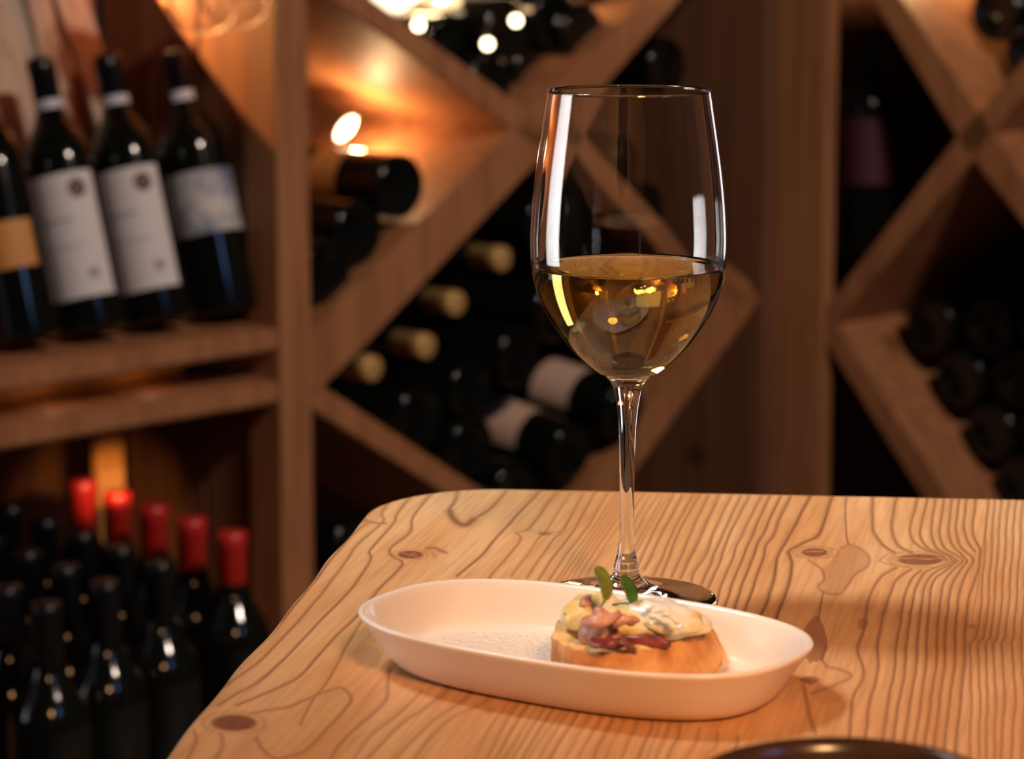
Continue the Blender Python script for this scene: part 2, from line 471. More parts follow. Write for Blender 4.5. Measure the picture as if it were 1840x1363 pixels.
KNOTS = [  # centre, half sizes, strength
 (737, 996, 23, 7, 1.3), (978, 958, 13, 3, .8), (421, 1298, 41, 15, 1.1), (1464, 992, 24, 8, 1.1), (1653, 1005, 42, 10, 1.1),
 (1454, 1221, 18, 6, 1.0), (1550, 1120, 10, 11, .6), (880, 1277, 10, 5, .4), (660, 1180, 26, 22, .3), (1746, 1125, 9, 5, .5),
 (1490, 1245, 30, 20, .22),
]
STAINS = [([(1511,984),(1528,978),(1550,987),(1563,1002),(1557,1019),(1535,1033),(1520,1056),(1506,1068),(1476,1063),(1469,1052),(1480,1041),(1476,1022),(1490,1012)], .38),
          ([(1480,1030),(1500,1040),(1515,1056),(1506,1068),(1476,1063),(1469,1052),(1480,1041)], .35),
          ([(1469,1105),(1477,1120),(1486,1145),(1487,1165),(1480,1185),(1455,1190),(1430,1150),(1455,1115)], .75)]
def seg_dist(px, py, pts, ysc=1.6):
    best = np.full(px.shape, 1e9)
    for (ax, ay), (bx, by) in zip(pts[:-1], pts[1:]):
        vx, vy = bx - ax, (by - ay) * ysc
        wx, wy = px - ax, (py - ay) * ysc
        t = np.clip((wx * vx + wy * vy) / max(1e-6, vx * vx + vy * vy), 0, 1)
        best = np.minimum(best, np.hypot(wx - t * vx, wy - t * vy))
    return best
def inside(px, py, poly):
    c = np.zeros(px.shape, bool)
    n = len(poly)
    for i in range(n):
        x1, y1 = poly[i]; x2, y2 = poly[(i + 1) % n]
        if y1 == y2: continue
        cond = ((y1 > py) != (y2 > py)) & (px < (x2 - x1) * (py - y1) / (y2 - y1) + x1)
        c ^= cond
    return c
def smoothpoly(pts, n=3):
    p = np.array(pts, float)
    out = []
    for i in range(len(p) - 1):
        p0 = p[max(0, i - 1)]; p1 = p[i]; p2 = p[i + 1]; p3 = p[min(len(p) - 1, i + 2)]
        for k in range(n):
            t = k / n
            out.append(0.5 * ((2 * p1) + (-p0 + p2) * t + (2 * p0 - 5 * p1 + 4 * p2 - p3) * t * t + (-p0 + 3 * p1 - 3 * p2 + p3) * t ** 3))
    out.append(p[-1])
    return [tuple(q) for q in out]
def grain_field(X, Y):
    px, py = project(X, Y, ZT)
    # slight natural waviness
    px = px + 0.8 * np.sin(py * 0.07 + px * 0.013) + 0.3 * np.sin(py * 0.19 + px * .05)
    g = np.zeros(px.shape)
    for pts, w, k in LINES:
        sp_ = smoothpoly(pts, 4)
        ys = np.array([p[1] for p in sp_]); xs = np.array([p[0] for p in sp_])
        o = np.argsort(ys); ys = ys[o]; xs = xs[o]
        xl = np.interp(py, ys, xs)
        if ys[0] < 905:
            xl = np.where(py < ys[0], xs[0] + (ys[0] - py) * (xs[0] - xs[min(8, len(xs) - 1)]) / max(1, ys[min(8, len(ys) - 1)] - ys[0]), xl)
            f0 = 1.0
        else: f0 = np.clip(1 - (ys[0] - py) / 5, 0, 1)
        if ys[-1] > 1325:
            xl = np.where(py > ys[-1], xs[-1] + (py - ys[-1]) * (xs[-1] - xs[-6]) / max(1, ys[-1] - ys[-6]), xl)
            f1 = 1.0
        else: f1 = np.clip(1 - (py - ys[-1]) / 5, 0, 1)
        d = px - xl
        # slope correction so slanted lines keep their width
        dx = np.interp(py, ys[:-1], np.clip(np.diff(xs) / np.maximum(np.diff(ys), .5), -3, 3))
        d = d / np.sqrt(1 + (dx / 1.6) ** 2)
        prof = np.where(d < 0, np.exp(-(d / (w * 1.15)) ** 2) + .22 * np.exp(d / 9.0), np.exp(-(d / (w * .75)) ** 2))
        g = np.maximum(g, k * prof * f0 * f1)
    for pts, w, k in CURVES:
        d = seg_dist(px, py, smoothpoly(pts, 4))
        g = np.maximum(g, k * np.exp(-(d / w) ** 2))
    s = np.zeros(px.shape)
    for cx, cy_, a, b_, k in KNOTS:
        q = np.hypot((px - cx) / a, (py - cy_) / b_)
        s = np.maximum(s, k * np.clip((1.15 - q) / .3, 0, 1))
        g = np.maximum(g, .35 * k * np.exp(-((q - 1.35) / .12) ** 2))
    for line in ([(723,993),(736,997),(748,999)], [(738,996),(746,993)], [(1448,991),(1462,990),(1480,991)], [(1612,1004),(1640,1002),(1668,1004),(1694,1002)]):
        s = s * (1 - .75 * np.exp(-(seg_dist(px, py, line) / 1.3) ** 2))
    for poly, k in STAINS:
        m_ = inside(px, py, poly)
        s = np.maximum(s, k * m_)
    return g, s

def table_material():
    m, nt, b, L = new_mat('pine_table_top')
    N = nt.nodes.new
    ag = N('ShaderNodeAttribute'); ag.attribute_name = 'grain'
    ast = N('ShaderNodeAttribute'); ast.attribute_name = 'stain'
    tc = N('ShaderNodeTexCoord')
    rot = N('ShaderNodeMapping'); rot.inputs['Rotation'].default_value = (0, 0, math.radians(12))
    L.new(tc.outputs['Object'], rot.inputs['Vector'])
    mp = N('ShaderNodeMapping'); mp.inputs['Scale'].default_value = (420, 16, 20)
    L.new(rot.outputs['Vector'], mp.inputs['Vector'])
    n1 = N('ShaderNodeTexNoise'); n1.inputs['Scale'].default_value = 1; n1.inputs['Detail'].default_value = 4
    L.new(mp.outputs['Vector'], n1.inputs['Vector'])
    mp2 = N('ShaderNodeMapping'); mp2.inputs['Scale'].default_value = (34, 5, 9)
    L.new(rot.outputs['Vector'], mp2.inputs['Vector'])
    n2 = N('ShaderNodeTexNoise'); n2.inputs['Scale'].default_value = 1; n2.inputs['Detail'].default_value = 3
    L.new(mp2.outputs['Vector'], n2.inputs['Vector'])
    base = N('ShaderNodeMix'); base.data_type = 'RGBA'
    base.inputs[6].default_value = (0.68, 0.385, 0.18, 1); base.inputs[7].default_value = (0.58, 0.27, 0.10, 1)
    r2_ = N('ShaderNodeValToRGB'); r2_.color_ramp.elements[0].position = .35; r2_.color_ramp.elements[1].position = .68
    L.new(n2.outputs['Fac'], r2_.inputs['Fac']); L.new(r2_.outputs['Color'], base.inputs[0])
    fine = N('ShaderNodeMix'); fine.data_type = 'RGBA'; fine.blend_type = 'MULTIPLY'; fine.inputs[0].default_value = 1
    r1 = N('ShaderNodeValToRGB'); r1.color_ramp.elements[0].position = .3; r1.color_ramp.elements[0].color = (.80, .76, .72, 1)
    r1.color_ramp.elements[1].position = .6; r1.color_ramp.elements[1].color = (1, 1, 1, 1)
    L.new(n1.outputs['Fac'], r1.inputs['Fac']); L.new(base.outputs[2], fine.inputs[6]); L.new(r1.outputs['Color'], fine.inputs[7])
    # ring colour, its strength broken up a little by noise
    mul = N('ShaderNodeMath'); mul.operation = 'MULTIPLY_ADD'; mul.inputs[1].default_value = .5; mul.inputs[2].default_value = .60
    L.new(n1.outputs['Fac'], mul.inputs[0])
    gm = N('ShaderNodeMath'); gm.operation = 'MULTIPLY'; gm.use_clamp = True
    L.new(ag.outputs['Fac'], gm.inputs[0]); L.new(mul.outputs[0], gm.inputs[1])
    ring = N('ShaderNodeMix'); ring.data_type = 'RGBA'
    ring.inputs[7].default_value = (0.20, 0.072, 0.028, 1)
    L.new(gm.outputs[0], ring.inputs[0]); L.new(fine.outputs[2], ring.inputs[6])
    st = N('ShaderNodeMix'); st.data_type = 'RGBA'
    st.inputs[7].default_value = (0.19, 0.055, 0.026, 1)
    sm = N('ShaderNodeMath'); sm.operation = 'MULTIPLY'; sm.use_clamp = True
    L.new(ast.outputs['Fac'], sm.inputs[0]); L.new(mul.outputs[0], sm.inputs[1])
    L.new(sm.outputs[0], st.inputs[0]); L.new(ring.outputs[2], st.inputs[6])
    L.new(st.outputs[2], b.inputs['Base Color'])
    b.inputs['Roughness'].default_value = 0.5
    b.inputs['Specular IOR Level'].default_value = 0.25
    bp = N('ShaderNodeBump'); bp.inputs['Strength'].default_value = .35; bp.inputs['Distance'].default_value = .0004
    L.new(gm.outputs[0], bp.inputs['Height']); bp.invert = True
    L.new(bp.outputs['Normal'], b.inputs['Normal'])
    return m
M['table'] = table_material()

def plank(parent, fL, fR, cols, label_edges, thick=0.032):
    nr, nc = len(vs_rows), len(cols)
    P = np.zeros((nr, nc, 2))
    for i, v in enumerate(vs_rows):
        uL, uR = fL(v), fR(v)
        for j, s in enumerate(cols):
            q = uv_to_xy(uL + (uR - uL) * s, v)
            P[i, j] = (q.x, q.y)
    X = P[..., 0].ravel(); Y = P[..., 1].ravel()
    g, s = grain_field(X, Y)
    verts = [(x, y, ZT) for x, y in zip(X, Y)]
    faces = []
    for i in range(nr - 1):
        for j in range(nc - 1):
            a = i * nc + j
            faces.append((a, a + nc, a + nc + 1, a + 1))
    gl, sl = list(g), list(s)
    # rim: rounded outer arris, then down the side
    per = [(i, 0) for i in range(nr)] + [(nr - 1, j) for j in range(1, nc)] + [(i, nc - 1) for i in range(nr - 2, -1, -1)] + [(0, j) for j in range(nc - 2, 0, -1)]
    m = len(per)
    pts = np.array([P[i, j] for i, j in per])
    tan = np.roll(pts, -1, 0) - np.roll(pts, 1, 0)
    nrm = np.stack([-tan[:, 1], tan[:, 0]], 1)
    nrm /= np.maximum(1e-9, np.linalg.norm(nrm, axis=1))[:, None]
    cen = pts.mean(0)
    if ((pts - cen) * nrm).sum() < 0: nrm = -nrm
    prev = [i * nc + j for i, j in per]
    base_ids = prev
    for off, dz in ((0.0009, -0.0003), (0.0018, -0.0011), (0.0023, -0.0028), (0.0023, -thick)):
        cur = []
        for k in range(m):
            i, j = per[k]
            o_ = off
            if (j == nc - 1 and 'R' not in label_edges) or (j == 0 and 'L' not in label_edges): o_ = 0.0
            x, y = pts[k] + nrm[k] * o_
            if o_ == 0.0 and dz > -thick: dz_ = dz * 0.1
            else: dz_ = dz
            cur.append(len(verts)); verts.append((x, y, ZT + dz_))
            gl.append(gl[base_ids[k]]); sl.append(sl[base_ids[k]])
        for k in range(m):
            k2 = (k + 1) % m
            faces.append((prev[k], prev[k2], cur[k2], cur[k]))
        prev = cur
    faces.append(tuple(prev))
    o = mesh_obj('plank', verts, faces, M['table'], parent, True)
    me = o.data
    a = me.attributes.new('grain', 'FLOAT', 'POINT'); a.data.foreach_set('value', gl)
    a = me.attributes.new('stain', 'FLOAT', 'POINT'); a.data.foreach_set('value', sl)
    # outward check
    if me.polygons[0].normal.z < 0:
        me.flip_normals()
    return o
table = empty('table', (0, 0, 0), 'solid pine table with rounded corner, knots and dark growth rings', 'table')
G = 0.00004
plank(table, left_u, lambda v: seam_u(v, -G), list(np.linspace(0, 1, 640)), 'L')
plank(table, lambda v: seam_u(v, G), lambda v: seam_u(v, 0.15 - G), list(np.linspace(0, .25, 80)) + list(np.linspace(.27, 1, 40)), '')
plank(table, lambda v: seam_u(v, 0.15 + G), lambda v: seam_u(v, 0.30 - G), list(np.linspace(0, 1, 30)), '')
plank(table, lambda v: seam_u(v, 0.30 + G), lambda v: seam_u(v, 0.45), list(np.linspace(0, 1, 30)), 'R')
def table_box(name, u0, u1, v0, v1, za, zb):
    q = [uv_to_xy(u, v) for u, v in ((u0, v0), (u1, v0), (u1, v1), (u0, v1))]
    vs_ = [(p.x, p.y, za) for p in q] + [(p.x, p.y, zb) for p in q]
    return mesh_obj(name, vs_, [(3, 2, 1, 0), (4, 5, 6, 7), (0, 1, 5, 4), (1, 2, 6, 5), (2, 3, 7, 6), (3, 0, 4, 7)], M['rack_wood'], table)
UW = seam_u(0.4, 0.45) - 0.06
for u in (0.08, UW - 0.06):
    for v in (0.08, 0.82):
        table_box('leg', u, u + .06, v, v + .06, 0.0, ZT - .032)
table_box('apron', 0.14, UW - .06, 0.09, 0.115, ZT - .11, ZT - .032)
table_box('apron', 0.14, UW - .06, 0.845, 0.87, ZT - .11, ZT - .032)

# ------------------------------------------------------------------ wine glass
gp = on_z(1125, 1078, ZT)
GX, GY = gp.x, gp.y
def gz(py):
    """height over the table of pixel row py on the glass axis plane, and metres per pixel there"""
    r = ray(1130, py)
    t = GY / r.y
    p = Vector((0, 0, ZC)) + r * t
    depth = p.y * cp - (p.z - ZC) * sp
    return p.z - ZT, depth / FPX
outer_px = [(163,147),(200,152.5),(250,160),(300,167),(350,172.5),(400,176),(440,177),(480,174.5),(520,166),(560,149),(600,123),(630,99),(655,72),(668,55)]
top_stem = [(672,46),(678,38),(686,31),(696,26.5),(712,22.5),(735,18.6),(765,15.6),(800,14.1),(850,13.3),(900,13.2),(950,13.6),(980,15),(998,18),(1012,22.5),(1018,23.6)]
def conv(l): 
    out = []
    for y, hw in l:
        z, s = gz(y)
        out.append((hw * s, z))
    return out
def dense(pts, n=5):
    return smoothpoly(pts, n)
glass_root = empty('wine_glass', (GX, GY, ZT), 'tall clear stemmed wine glass holding white wine behind the plate', 'wine glass')
bo = dense(conv(outer_px), 6)
so = dense(conv([outer_px[-1]] + top_stem), 5)
# foot
zj, sj = gz(1018)
RF = 163 * gz(1076)[1]
foot_prof = [(so[-1][0], so[-1][1]), (so[-1][0] * 0.96, zj - 0.0015), (so[-1][0] * 1.02, zj - 0.0030), (0.0078, 0.0095), (0.0105, 0.0070), (0.016, 0.0050), (0.024, 0.0036), (0.032, 0.0027), (RF - 0.002, 0.0021),
             (RF - 0.0004, 0.0017), (RF, 0.0011), (RF - 0.0003, 0.0005), (RF - 0.0014, 0.0002), (RF - 0.004, 0.0002), (0.020, 0.0009), (0.008, 0.0016), (0, 0.0018)]
foot_prof = [p for p in foot_prof]
T0 = 0.0010   # wall
inner = []
for i, (r, z) in enumerate(bo):
    th = T0 + 0.0002 * (i / len(bo))
    inner.append((r - th, z))
# inner bowl bottom
zb = bo[-1][1]
inner = [p for p in inner if p[1] > zb + 0.004]
r_, z_ = inner[-1]
bowl_bottom_z = zb - 0.0005
ext = [(r_, z_), (r_ * .78, z_ - .0022), (r_ * .52, z_ - .0040), (r_ * .26, z_ - .0050), (0, z_ - .0053)]
inner_all = inner + ext[1:]
rim_r, rim_z = bo[0]
rim = [(rim_r - T0 * .85, rim_z + .00030), (rim_r - T0 * .5, rim_z + .00045), (rim_r - T0 * .15, rim_z + .00030)]
bowl_prof = list(reversed(inner_all)) + rim + bo
lathe('bowl', bowl_prof[::-1], M['glass'], glass_root, 128)
lathe('stem', so[::-1], M['glass'], glass_root, 96)
lathe('foot', foot_prof[::-1], M['glass'], glass_root, 128)
# wine
zl, _s = gz(481)
wp = [(r + 0.00012, z) for r, z in inner_all if z < zl]
wr, wz = wp[0]
# meniscus climbing the wall
wine_prof = [(0, zl), (wr * .5, zl), (wr * .9, zl), (wr - .0020, zl + .00008), (wr - .0009, zl + .00035), (wr - .0002, zl + .0010), (wr + .0001, zl + .0013)] + [(wr, zl)] + wp
wine = lathe('white_wine', wine_prof[::-1], M['wine'], None, 128)
wine.location = (GX, GY, ZT)
tag(wine, 'pale golden white wine filling the stemmed glass halfway', 'wine')

# ------------------------------------------------------------------ plate
PA = 0.0910; PBR = 0.0540; PH = 0.0208
rimz = ZT + PH
pc = (on_z(643, 1097, rimz) + on_z(1458, 1157, rimz)) / 2
# plate axis
pback0, pback1 = on_z(850, 1037, rimz), on_z(1380, 1103, rimz)
pfront0, pfront1 = on_z(720, 1155, rimz), on_z(1250, 1219, rimz)
PANG = 0.5 * (math.atan2((pback1 - pback0).y, (pback1 - pback0).x) + math.atan2((pfront1 - pfront0).y, (pfront1 - pfront0).x))
ctr = (pback0 + pback1 + pfront0 + pfront1) / 4
def outline(a, b, n=160, e=2.6):
    o = []
    for k in range(n):
        t = 2 * math.pi * k / n
        c, s_ = math.cos(t), math.sin(t)
        o.append((a * math.copysign(abs(c) ** (2 / e), c), b * math.copysign(abs(s_) ** (2 / e), s_)))
    return o
def loft(name, rings, mat, parent, smooth=True, cap0=True, cap1=True):
    n = 160
    verts, faces = [], []
    for inset, z in rings:
        for x, y in outline(PA - inset, PBR - inset): verts.append((x, y, z))
    for i in range(len(rings) - 1):
        for k in range(n):
            j = (k + 1) % n
            faces.append((i * n + k, i * n + j, (i + 1) * n + j, (i + 1) * n + k))
    if cap0: faces.append(tuple(reversed(range(n))))
    if cap1: faces.append(tuple(range((len(rings) - 1) * n, len(rings) * n)))
    o = mesh_obj(name, verts, faces, mat, parent, smooth)
    return o
PANG -= math.radians(6.5)
pcx = 0.5 * (pc.x + ctr.x); pcy = 0.5 * (pc.y + ctr.y)
plate = empty('serving_plate', (pcx, pcy, ZT), 'long oval white porcelain serving dish with raised rim on pine table', 'plate', rot=(0, 0, PANG))
SH = 0.86
loft('dish_wall', [(a, z * SH if z > .0047 else z) for a, z in [(0.0220, 0.0), (0.0165, 0.0003), (0.0138, 0.0014), (0.0118, 0.0036), (0.0096, 0.0075), (0.0058, 0.0145), (0.0018, 0.0215), (0.0005, 0.0236), (0.0000, 0.0246), (0.0003, 0.0254), (0.0013, 0.0258), (0.0024, 0.0255), (0.0033, 0.0245),
                   (0.0052, 0.0210), (0.0082, 0.0150), (0.0112, 0.0088), (0.0138, 0.0060), (0.0170, 0.0045)]], M['porcelain'], plate, cap1=False)
loft('dish_floor', [(0.0170, 0.0045), (0.0230, 0.0042), (0.03, 0.0041)], M['porcelain_floor'], plate, cap0=False)
ZF = ZT + 0.0042

# ------------------------------------------------------------------ bread with topping
def bumpy(name, verts, faces, mat, parent, amp, scale, sub=2, seed=0):
    o = mesh_obj(name, verts, faces, mat, parent, True)
    return o
def bread_mat():
    m, nt, b, L = new_mat('bread_crust')
    N = nt.nodes.new
    tc = N('ShaderNodeTexCoord')
    n = N('ShaderNodeTexNoise'); n.inputs['Scale'].default_value = 90; n.inputs['Detail'].default_value = 5
    L.new(tc.outputs['Object'], n.inputs['Vector'])
    r = N('ShaderNodeValToRGB'); e = r.color_ramp.elements
    e[0].position = .35; e[0].color = (0.50, 0.17, 0.035, 1); e[1].position = .66; e[1].color = (0.78, 0.41, 0.14, 1)
    L.new(n.outputs['Fac'], r.inputs['Fac']); L.new(r.outputs['Color'], b.inputs['Base Color'])
    b.inputs['Roughness'].default_value = .7
    b.inputs['Subsurface Weight'].default_value = .15; b.inputs['Subsurface Radius'].default_value = (.004, .002, .001)
    n2 = N('ShaderNodeTexNoise'); n2.inputs['Scale'].default_value = 600; L.new(tc.outputs['Object'], n2.inputs['Vector'])
    bp = N('ShaderNodeBump'); bp.inputs['Strength'].default_value = .5; bp.inputs['Distance'].default_value = .0006
    L.new(n2.outputs['Fac'], bp.inputs['Height']); L.new(bp.outputs['Normal'], b.inputs['Normal'])
    return m
M['crust'] = bread_mat()
M['crumb'] = plain('bread_crumb', (0.80, 0.50, 0.20), .8, noise=.15, nscale=250, bump=.8)
def creamy():
    m, nt, b, L = new_mat('egg_cream')
    N = nt.nodes.new
    tc = N('ShaderNodeTexCoord')
    n = N('ShaderNodeTexNoise'); n.inputs['Scale'].default_value = 70; n.inputs['Detail'].default_value = 3
    L.new(tc.outputs['Object'], n.inputs['Vector'])
    r = N('ShaderNodeValToRGB'); e = r.color_ramp.elements
    e[0].position = .40; e[0].color = (0.86, 0.62, 0.18, 1); e[1].position = .58; e[1].color = (0.90, 0.82, 0.56, 1)
    L.new(n.outputs['Fac'], r.inputs['Fac']); L.new(r.outputs['Color'], b.inputs['Base Color'])
    b.inputs['Roughness'].default_value = .3
    b.inputs['Subsurface Weight'].default_value = .2; b.inputs['Subsurface Radius'].default_value = (.004, .003, .0015)
    return m
M['cream'] = creamy()
M['cream_white'] = plain('white_cream', (0.88, 0.84, 0.72), .28, noise=.05, nscale=60)
def hammy():
    m, nt, b, L = new_mat('ham_meat')
    N = nt.nodes.new
    tc = N('ShaderNodeTexCoord')
    n = N('ShaderNodeTexNoise'); n.inputs['Scale'].default_value = 130; n.inputs['Detail'].default_value = 3
    L.new(tc.outputs['Object'], n.inputs['Vector'])
    r = N('ShaderNodeValToRGB'); e = r.color_ramp.elements
    e[0].position = .35; e[0].color = (0.36, 0.10, 0.06, 1); e[1].position = .6; e[1].color = (0.70, 0.35, 0.23, 1)
    L.new(n.outputs['Fac'], r.inputs['Fac']); L.new(r.outputs['Color'], b.inputs['Base Color'])
    b.inputs['Roughness'].default_value = .38
    b.inputs['Subsurface Weight'].default_value = .15; b.inputs['Subsurface Radius'].default_value = (.003, .001, .0008)
    return m
M['ham'] = hammy()
M['ham_dark'] = plain('dark_ham', (.24, .05, .04), .35, noise=.3, nscale=200)

HB = 0.0165
ZB = ZF + HB
bread_top = [(990,1138),(999,1153),(1030,1166),(1070,1172),(1120,1172),(1175,1165),(1222,1154),(1252,1138),(1266,1118),(1258,1104),(1225,1092),(1170,1084),(1100,1082),(1040,1090),(1005,1110)]
tp = [on_z(x, y, ZB) for x, y in bread_top]
bc = sum(tp, Vector()) / len(tp)
def closed_smooth(pts, n=5):
    out = []
    N = len(pts)
    for i in range(N):
        p0, p1, p2, p3 = pts[i - 1], pts[i], pts[(i + 1) % N], pts[(i + 2) % N]
        for k in range(n):
            t = k / n
            out.append(0.5 * ((2 * p1) + (-p0 + p2) * t + (2 * p0 - 5 * p1 + 4 * p2 - p3) * t * t + (-p0 + 3 * p1 - 3 * p2 + p3) * t ** 3))
    return out
tps = closed_smooth([Vector((p.x - bc.x, p.y - bc.y, 0)) for p in tp], 5)
bread = empty('bread_slice', (bc.x, bc.y, ZF), 'toasted white bread slice with browned crust lying in the oval dish', 'bread')
def bread_rings(rings, mat, name, cap_first=False, cap_last=False):
    n = len(tps); verts, faces = [], []
    for sc_, dx, z in rings:
        for k, p in enumerate(tps):
            wob = 1 + 0.012 * math.sin(k * .9) + .01 * math.sin(k * 2.3 + z * 900)
            side = max(0, p.x) * 1.0
            verts.append((p.x * sc_ * wob + dx * (0.3 + side / 0.03), p.y * sc_ * wob, z + .0004 * math.sin(k * 1.7)))
    for i in range(len(rings) - 1):
        for k in range(n):
            j = (k + 1) % n
            faces.append((i * n + k, i * n + j, (i + 1) * n + j, (i + 1) * n + k))
    if cap_first: faces.append(tuple(reversed(range(n))))
    if cap_last: faces.append(tuple(range((len(rings) - 1) * n, len(rings) * n)))
    return mesh_obj(name, verts, faces, mat, bread, True)
bread_rings([(1.0, .0045, 0.0), (1.025, .0050, .0012), (1.03, .0048, .004), (1.02, .0032, .010), (1.0, .0012, HB - .0012), (.975, .0002, HB)], M['crust'], 'crust', cap_first=True)
bread_rings([(.975, .0002, HB), (.90, 0, HB + .0004), (.6, 0, HB + .0006)], M['crumb'], 'crumb', cap_last=True)

def blob(name, px, py, z, sx, sy, sz, mat, label=None, cat=None, seed=0, rot=0, amp=.25, freq=3.0, tilt=0, group=None):
    rr = random.Random(seed)
    bm = bmesh.new()
    bmesh.ops.create_icosphere(bm, subdivisions=4, radius=1)
    ph = [rr.uniform(0, 6.28) for _ in range(9)]
    for v in bm.verts:
        c = v.co
        d = (math.sin(freq * c.x + ph[0]) * math.sin(freq * 1.3 * c.y + ph[1]) + .6 * math.sin(freq * 2.1 * c.y + ph[2]) * math.sin(freq * 1.9 * c.x + ph[3] + c.z * 2)
             + .35 * math.sin(freq * 3.7 * c.x + ph[4] + 2 * math.sin(freq * c.y + ph[5])))
        v.co = c * (1 + amp * d * .6)
        if v.co.z < -.35: v.co.z = -.35 + (v.co.z + .35) * .2
        v.co.x *= sx; v.co.y *= sy; v.co.z *= sz
    p = on_z(px, py, z)
    o = bm_obj(name, bm, mat, None, True)
    o.location = p; o.rotation_euler = (tilt, 0, rot)
    return tag(o, label, cat, group)
blob('egg_cream', 1150, 1116, ZB + .0040, .0262, .0180, .0072, M['cream'], 'glossy pale yellow cream spread over the ham on the bread', 'spread', 3, PANG * .5, .12, 2.6)
blob('cream_dollop', 1203, 1116, ZB + .0068, .0130, .0115, .0050, M['cream'], 'white dollop of grated cream at the right end of topping', 'spread', 9, PANG, .16, 4.0)
heap = blob('cream_dollop', 1176, 1102, ZB + .0085, .0165, .0100, .0056, M['cream_white'], 'white cream heap just right of the dark green leaf', 'spread', 14, PANG, .16, 3.5)
blob('cream_dollop', 1066, 1106, ZB + .0065, .0125, .0115, .0085, M['cream'], 'yellow dollop of cream between ham pieces at left end', 'spread', 12, .3, .15, 3.0)
for q_, (x_, y_, l_) in enumerate([(1168, 1092, 16), (1186, 1098, 20), (1200, 1106, 22), (1190, 1114, 24), (1215, 1114, 16), (1176, 1106, 18), (1222, 1126, 14)]):
    a_, b__ = on_z(x_ - l_ / 2, y_ - l_ * .22, ZB + .0145 - .0003 * q_), on_z(x_ + l_ / 2, y_ + l_ * .22, ZB + .0132 - .0003 * q_)
    bm = bmesh.new(); bmesh.ops.create_icosphere(bm, subdivisions=2, radius=1)
    d_ = b__ - a_
    for v in bm.verts: v.co = Vector((v.co.x * d_.length * .55, v.co.y * .0013, v.co.z * .0011 + .0006 * math.sin(v.co.x * 3 + q_)))
    o = bm_obj('shred', bm, M['cream_white'], None, True)
    o.matrix_world = Matrix.Translation((a_ + b__) / 2) @ Matrix.Rotation(math.atan2(d_.y, d_.x), 4, 'Z')
    mw = o.matrix_world.copy(); o.parent = heap; o.matrix_parent_inverse = (Matrix.Translation(heap.location) @ heap.rotation_euler.to_matrix().to_4x4()).inverted()
def ribbon(name, pts, width, thick, mat, label, cat='ham', wave=.002, seed=1, up=(0, 0, 1), twist=0.0, group=None):
    """a folded strip following pixel points (px, py, height above bread)"""
    rr = random.Random(seed)
    P = [on_z(x, y, ZB + h) for x, y, h in pts]
    P = [Vector(q) for q in smoothpoly([tuple(p) for p in P], 6)]
    n = len(P); m_ = 9
    verts, faces = [], []
    org = P[0].copy()
    for i, p in enumerate(P):
        t = (P[min(n - 1, i + 1)] - P[max(0, i - 1)]).normalized()
        upv = Vector(up)
        side = t.cross(upv).normalized()
        nn = side.cross(t).normalized()
        f = i / (n - 1)
        w = width * (0.55 + .45 * math.sin(math.pi * min(1, max(0, f * .9 + .06))))
        for k in range(m_):
            s_ = (k / (m_ - 1) - .5)
            ang = twist * f
            off = side * (s_ * w * math.cos(ang)) + nn * (s_ * w * math.sin(ang) + wave * math.sin(6.0 * s_ + f * 5 + seed) + wave * .5 * math.sin(11 * f + seed))
            verts.append(p + off - org)
    for i in range(n - 1):
        for k in range(m_ - 1):
            a = i * m_ + k
            faces.append((a, a + 1, a + m_ + 1, a + m_))
    o = mesh_obj(name, verts, faces, mat, None, True)
    o.location = org
    md = o.modifiers.new('solid', 'SOLIDIFY'); md.thickness = thick; md.offset = 0
    md2 = o.modifiers.new('sub', 'SUBSURF'); md2.levels = 1; md2.render_levels = 1
    return tag(o, label, cat, group)
blob('ham_slice', 1078, 1144, ZB + .0030, .0096, .0058, .0072, M['ham'], 'folded pink ham slice bulging over the front left of the bread', 'ham', 31, PANG - .25, .11, 2.2)
blob('ham_slice', 1160, 1153, ZB + .0012, .0100, .0030, .0030, M['ham_dark'], 'dark red ham fold tucked under the cream at the front', 'ham', 33, PANG + .15, .15, 2.4)
ribbon('ham_slice', [(1064,1152,.004),(1090,1154,.0052),(1108,1150,.0050),(1122,1156,.001)], .006, .0022, M['ham_dark'], 'dark folded ham edge below the pink slice at the front', wave=.0006, seed=2)
ribbon('ham_slice', [(1028,1124,.002),(1030,1106,.0075),(1040,1092,.0100),(1050,1084,.0090)], .007, .0024, M['ham'], 'ham strip standing along the left edge of the topping', wave=.0010, seed=5)
ribbon('ham_slice', [(1045,1090,.012),(1058,1080,.0135),(1074,1080,.012)], .007, .0024, M['ham'], 'small pink ham piece at the top left of the heap', wave=.001, seed=6)
ribbon('ham_slice', [(1058,1120,.010),(1076,1110,.0135),(1092,1104,.014),(1104,1110,.010)], .010, .0026, M['ham'], 'curled ham piece right behind the olive green leaf', wave=.0012, seed=7)
ribbon('ham_slice', [(1106,1118,.0115),(1122,1112,.0135),(1142,1116,.0115)], .006, .0022, M['ham'], 'little ham piece in the middle of the cream', wave=.001, seed=8)
ribbon('onion_strip', [(1112,1150,.006),(1128,1158,.004),(1136,1170,.0),(1143,1186,-.004)], .0032, .0014, plain('onion_purple', (.20, .06, .075), .4), 'thin purple onion strip hanging over the front of the bread', 'onion', wave=.0002, seed=9)

